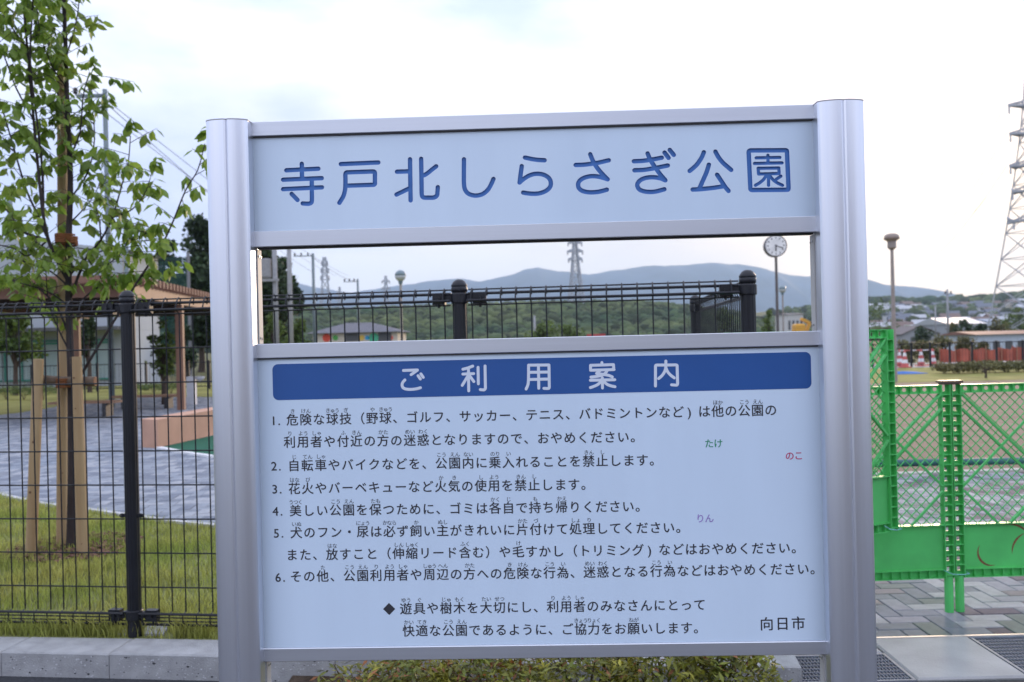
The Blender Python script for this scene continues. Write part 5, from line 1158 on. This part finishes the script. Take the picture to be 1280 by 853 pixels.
# mushroom lamp right
p = P(1114.5, 297, 26.5); t = thing('street_lamp', 'tall mushroom headed lamp post right of the sign', 'street lamp', (p.x, 26.5, 0)); h = p.z
MB().tube([(0, 0, 0), (0, 0, h - .35)], [.07, .045], 12).build('pole', m_lp, t); MB().lathe([(.05, h - .36), (.12, h - .30), (.12, h - .12), (.16, h - .08)], n=16).build('neck', m_lp, t)
MB().lathe([(.10, h - .1), (.21, h - .06), (.215, h), (.19, h + .06), (.12, h + .105), (.02, h + .12)], n=20).build('hood', M('lamp_hood_brown', (0.28, 0.22, 0.18), .5), t, smooth=True)
# clock
p = P(969.5, 307.5, 28.5); t = thing('park_clock', 'round white faced clock on a dark pole in the sign opening', 'clock', (p.x, 28.5, 0), R_(-4)); h = p.z; r = .345; m_ck = M('clock_case', (0.10, 0.09, 0.09), .4)
MB().tube([(0.02, .08, 0), (0.02, .08, h - r + .02)], [.05, .042], 10).build('pole', m_ck, t)
q = MB(); 
ring = [(r*math.cos(a), r*math.sin(a)) for a in [i*math.pi/16 for i in range(32)]]
MB().prism([(a, h + b) for a, b in ring], -.03, .20, 'y').build('case', m_ck, t, fixn=True)
face = MB().prism([(a*.9, h + b*.9) for a, b in ring], -.036, -.0305, 'y').build('clock_face', M('clock_white', (0.82, 0.82, 0.80), .4), t, fixn=True)
mk = MB()
for i in range(12): a = i*math.pi/6; mk.box(-.012, .012, -.0405, -.037, .22, .275, Matrix.Translation((0, 0, h)) @ Matrix.Rotation(a, 4, 'Y'))
mk.build('hour_marks', m_ink, face)
for a, l_, w_ in ((R_(180+ 0), .17, .018), (R_(110), .24, .013)): MB().box(-w_, w_, -.047, -.0435, -.03, l_, Matrix.Translation((0, 0, h)) @ Matrix.Rotation(a, 4, 'Y')).build('clock_hand', m_ink, face)

# ================================================================== PYLONS
m_py = M('pylon_steel', (0.40, 0.41, 0.43), .5, .4)
def pylon(px_, py_top, py_base, Y, wpx, label, arms, zb=-1, bays=9, st=1.0, waist=.42, name='pylon', ppx=None):
    k = Y / FPX; top = P(px_, py_top, Y); h = top.z - zb; hb = wpx * k / 2; ht = hb * .12
    t = thing(name, label, 'pylon', (top.x, Y, zb), R_(12)); mb = MB(); w = .0011 * Y * st
    def hw_(z): u = z / h; return hb * (1 - u) ** 1.35 * .88 + ht if u < 1 else ht
    zs = [h * (1 - (1 - i / bays) ** 1.45) for i in range(bays + 1)]
    for sx, sy in ((1,1),(1,-1),(-1,1),(-1,-1)):
        for a, b in zip(zs[:-1], zs[1:]): mb.bar((sx*hw_(a), sy*hw_(a), a), (sx*hw_(b), sy*hw_(b), b), w*1.3)
    for a, b in zip(zs[:-1], zs[1:]):
        A_, B_ = hw_(a), hw_(b)
        for s1 in (1, -1):
            mb.bar((-A_, s1*A_, a), (B_, s1*B_, b), w*.7); mb.bar((A_, s1*A_, a), (-B_, s1*B_, b), w*.7)
            mb.bar((s1*A_, -A_, a), (s1*B_, B_, b), w*.7); mb.bar((s1*A_, A_, a), (s1*B_, -B_, b), w*.7)
            mb.bar((-B_, s1*B_, b), (B_, s1*B_, b), w*.7); mb.bar((s1*B_, -B_, b), (s1*B_, B_, b), w*.7)
    mb.build('tower', m_py, t)
    for u, Lp_ in arms:
        z = h * u; Lm = Lp_ * k; q = hw_(z); w2 = w * 1.7
        for s1 in (1, -1):
            am = MB()
            am.bar((s1*q, q, z), (s1*Lm, 0, z), w2); am.bar((s1*q, -q, z), (s1*Lm, 0, z), w2); am.bar((s1*q, q, z + .022*h), (s1*Lm, 0, z + .003*h), w2*.9); am.bar((s1*q, -q, z + .022*h), (s1*Lm, 0, z + .003*h), w2*.9)
            am.bar((s1*q, q, z), (s1*q, -q, z), w2)
            for f_ in (.2, .4, .6, .8): x = s1*(abs(q) + (Lm - abs(q))*f_); am.bar((x, q*(1-f_), z), (x, q*(1-f_), z + .022*h*(1-f_)), w*.8); am.bar((x, -q*(1-f_), z), (x, q*(1-f_), z), w*.8); am.bar((x, -q*(1-f_), z), (x, -q*(1-f_), z + .022*h*(1-f_)), w*.8)
            am.build('cross_arm', m_py, t)
        for s1 in (1, -1): MB().tube([(s1*Lm*.97, 0, z), (s1*Lm*.97, 0, z - .03*h)], w*1.0, 5).build('insulator', m_py, t)
    return t
pylon(405.5, 322, 430, 700, 26, 'lattice pylon left of the arm poles in the sign opening', [(.94, 3.5), (.86, 4.5), (.78, 5)], bays=8, st=.9)
pylon(482, 345, 430, 1000, 16, 'small faint pylon left of the globe lamp', [(.92, 5), (.82, 5.5), (.72, 5.5)], bays=7, st=.6)
pylon(424.5, 359, 430, 1200, 12, 'tiny faint pylon just left of the small insulator pole', [(.9, 4), (.8, 4.5)], bays=6, st=.6)
pylon(718.5, 298, 440, 575, 30, 'tall lattice pylon rising over the mountain left of centre right', [(.955, 9), (.875, 10), (.80, 9)], bays=10, st=.8)
BP = pylon(1289, 93, 437, 200, 84, 'huge lattice pylon cut off by the right edge of the frame', [(.88, 34), (.775, 33), (.655, 34), (.56, 32), (.45, 31)], zb=-1.3, bays=13, st=.95)
q = BP.location
for i, (u, x_) in enumerate(((.86, -34), (.76, -33), (.64, -34), (.86, 34))):
    z = -1.3 + 60.2 * u; wire((q.x + x_*.17, q.y, z), (q.x + 120 + x_*.17, q.y + 330, z + 5), 8, ['upper left conductor wire leaving the huge pylon', 'middle left conductor wire leaving the huge pylon', 'lower left conductor wire leaving the huge pylon', 'upper right conductor wire leaving the huge pylon'][i], .05)

# ================================================================== FAR FENCE, CONES, NETTING (right) and plaza fence (left)
def post_fence(pts, h, label, name='railing_fence', z=0, step=None):
    o = Vector((pts[0][0], pts[0][1], z)); t = thing(name, label, 'fence', o)
    pm = MB().box(-.035, .035, -.035, .035, 0, h).mesh('fence_post', m_fence)
    P_ = [Vector((a, b, 0)) - Vector((o.x, o.y, 0)) for a, b in pts]
    for p in P_: inst('fence_post', pm, t, p)
    for i, (a, b) in enumerate(zip(P_[:-1], P_[1:])):
        mb = MB(); mb.bar(a + Vector((0,0,h-.06)), b + Vector((0,0,h-.06)), .03); mb.bar(a + Vector((0,0,.1)), b + Vector((0,0,.1)), .03)
        n_ = int((b - a).length / .12)
        for j in range(1, n_): p = a.lerp(b, j/n_); mb.bar(p + Vector((0,0,.1)), p + Vector((0,0,h-.06)), .007)
        q = mb.build('infill', m_fence, t); q['kind'] = 'stuff'
post_fence([(P(x, 455, 37.6).x, 37.6) for x in (1091, 1116, 1139.5, 1163, 1187.5, 1215.5, 1246, 1279, 1312, 1345)], 1.0, 'black post and mesh fence across the far side of the park')
post_fence([(P(x, 488, 31.5).x, 31.5) for x in (-130, -75, -18, 40, 82, 122, 163, 183, 210, 236, 262, 290)], .98, 'black post and mesh fence in front of the pale hall', z=.05)
m_cr = M('cone_red', (0.55, 0.12, 0.11), .6); m_cw = M('cone_white', (0.75, 0.75, 0.75), .5)
def cone(px_, Y, label):
    g = P(px_, 455, Y); t = thing('traffic_cone', label, 'traffic cone', (g.x, Y, .004), group='red and white traffic cones by the far fence')
    MB().cbox(-.19, .19, -.19, .19, 0, .04).build('base', m_cr, t)
    for i, (r0, r1, z0, z1) in enumerate(((.15, .125, .04, .18), (.125, .10, .18, .32), (.10, .075, .32, .46), (.075, .05, .46, .60), (.05, .025, .60, .72))):
        MB().lathe([(r0, z0), (r1, z1)], n=14).build('stripe', m_cr if i % 2 == 0 else m_cw, t)
for i, px_ in enumerate((1124.5, 1131, 1151.5, 1166)): cone(px_, (38.6, 37.2, 38.3, 38.6)[i], ['leftmost striped cone behind the far fence close to the lamp post', 'nearest striped cone in front of the far fence', 'striped cone standing midway between two fence posts', 'rightmost striped cone by the end of the hedge'][i])
cb_ = thing('cone_bar', 'red and white striped bar linking the cones by the far fence', 'barrier bar', (P(1122, 440, 38.7).x, 38.7, .66))
Lb = P(1168, 440, 38.7).x - P(1122, 440, 38.7).x
for i in range(6): MB().tube([(Lb*i/6, 0, 0), (Lb*(i+1)/6, 0, 0)], .02, 8).build('stripe', m_cr if i % 2 else m_cw, cb_)
# orange netting fence
nx0, nx1 = P(1175, 445, 40).x, P(1330, 445, 40).x; t = thing('orange_netting', 'long orange safety netting fence behind the hedge', 'safety netting', (nx0, 40, 0)); m_or = M('orange_mesh', (0.38, 0.10, 0.06), .7, var=.25, scale=1.5)
n_ = 60; V = []; 
for i in range(n_ + 1):
    x = (nx1 - nx0) * i / n_; y = .12*math.sin(i*.9) + .05*math.sin(i*2.3); top = .62 + .05*math.sin(i*.7) + (.12 if i > 34 and i < 37 else 0); V += [(x, y, .08), (x, y, top), (x, y + .02, top), (x, y + .02, .08)]
F = []
for i in range(n_): b = i*4; F += [(b, b+4, b+5, b+1), (b+1, b+5, b+6, b+2), (b+2, b+6, b+7, b+3), (b+3, b+7, b+4, b)]
MB().add(V, F).build('netting', m_or, t, fixn=True)
for i in range(9): MB().tube([((nx1 - nx0)*i/8, .03, 0), ((nx1 - nx0)*i/8, .03, .75)], .02, 6).build('stake', M('net_stake', (0.35, 0.2, 0.12), .7), t)
# blue tarp on the grass
g = G(1128, 467.5, 0.0); tp = MB(); tp.add([(-.7, -.35, .01), (.75, -.3, .012), (.6, .35, .05), (-.6, .3, .06), (0, 0, .09), (-.7, -.35, .0), (.75, -.3, .0), (.6, .35, .0), (-.6, .3, .0)], [(0,1,4),(1,2,4),(2,3,4),(3,0,4),(5,6,1,0),(6,7,2,1),(7,8,3,2),(8,5,0,3)])
tag(tp.build('tarpaulin', M('tarp_blue', (0.07, 0.17, 0.45), .85), loc=g), 'small blue tarpaulin lying on the grass by the lamp post', 'tarpaulin')
# yellow excavator, far
p = P(997, 420, 75); t = thing('excavator', 'small yellow digger far off right of the clock pole', 'excavator', (p.x, 75, 0)); my = M('digger_yellow', (0.65, 0.33, 0.04), .5)
MB().box(-1, 1, -.6, .6, 0, .55).build('track', m_dk, t); MB().cbox(-.9, .5, -.6, .6, .6, 1.45, .1).build('body', my, t); MB().cbox(-.3, .5, -.5, .5, 1.46, 2.35, .12).build('cab', my, t)
bm_ = MB(); bm_.bar((.5, 0, 1.2), (1.0, 0, 2.4), .25); bm_.bar((1.0, 0, 2.4), (.2, -.3, 2.75), .22); bm_.build('boom', my, t); MB().prism([(.9, .3), (1.6, .2), (1.7, .8), (1.2, 1.0)], -.3, .3, 'y').build('bucket', my, t, fixn=True)
p = P(745, 414.5, 95); tag(MB().box(-.95, .95, -.05, .05, 0, 1.65).build('hoarding', M('hoarding_red', (0.45, 0.05, 0.05), .6), loc=(p.x, 95, 0.4)), 'distant red hoarding board beyond the mesh near the pylon foot', 'hoarding')

# ================================================================== HAZE
hz = MB().box(-8800, 8800, -250, 8900, -3.5, 760).build('haze', None, kind='stuff'); hm = bpy.data.materials.new('haze_air'); hm.use_nodes = True; t_ = hm.node_tree
for n_ in list(t_.nodes): t_.nodes.remove(n_)
ou = t_.nodes.new('ShaderNodeOutputMaterial'); pv = t_.nodes.new('ShaderNodeVolumePrincipled'); pv.inputs['Density'].default_value = 0.00011; pv.inputs['Color'].default_value = (0.60, 0.78, 1.0, 1); pv.inputs['Anisotropy'].default_value = 0.35
t_.links.new(pv.outputs[0], ou.inputs['Volume']); hz.data.materials.append(hm)
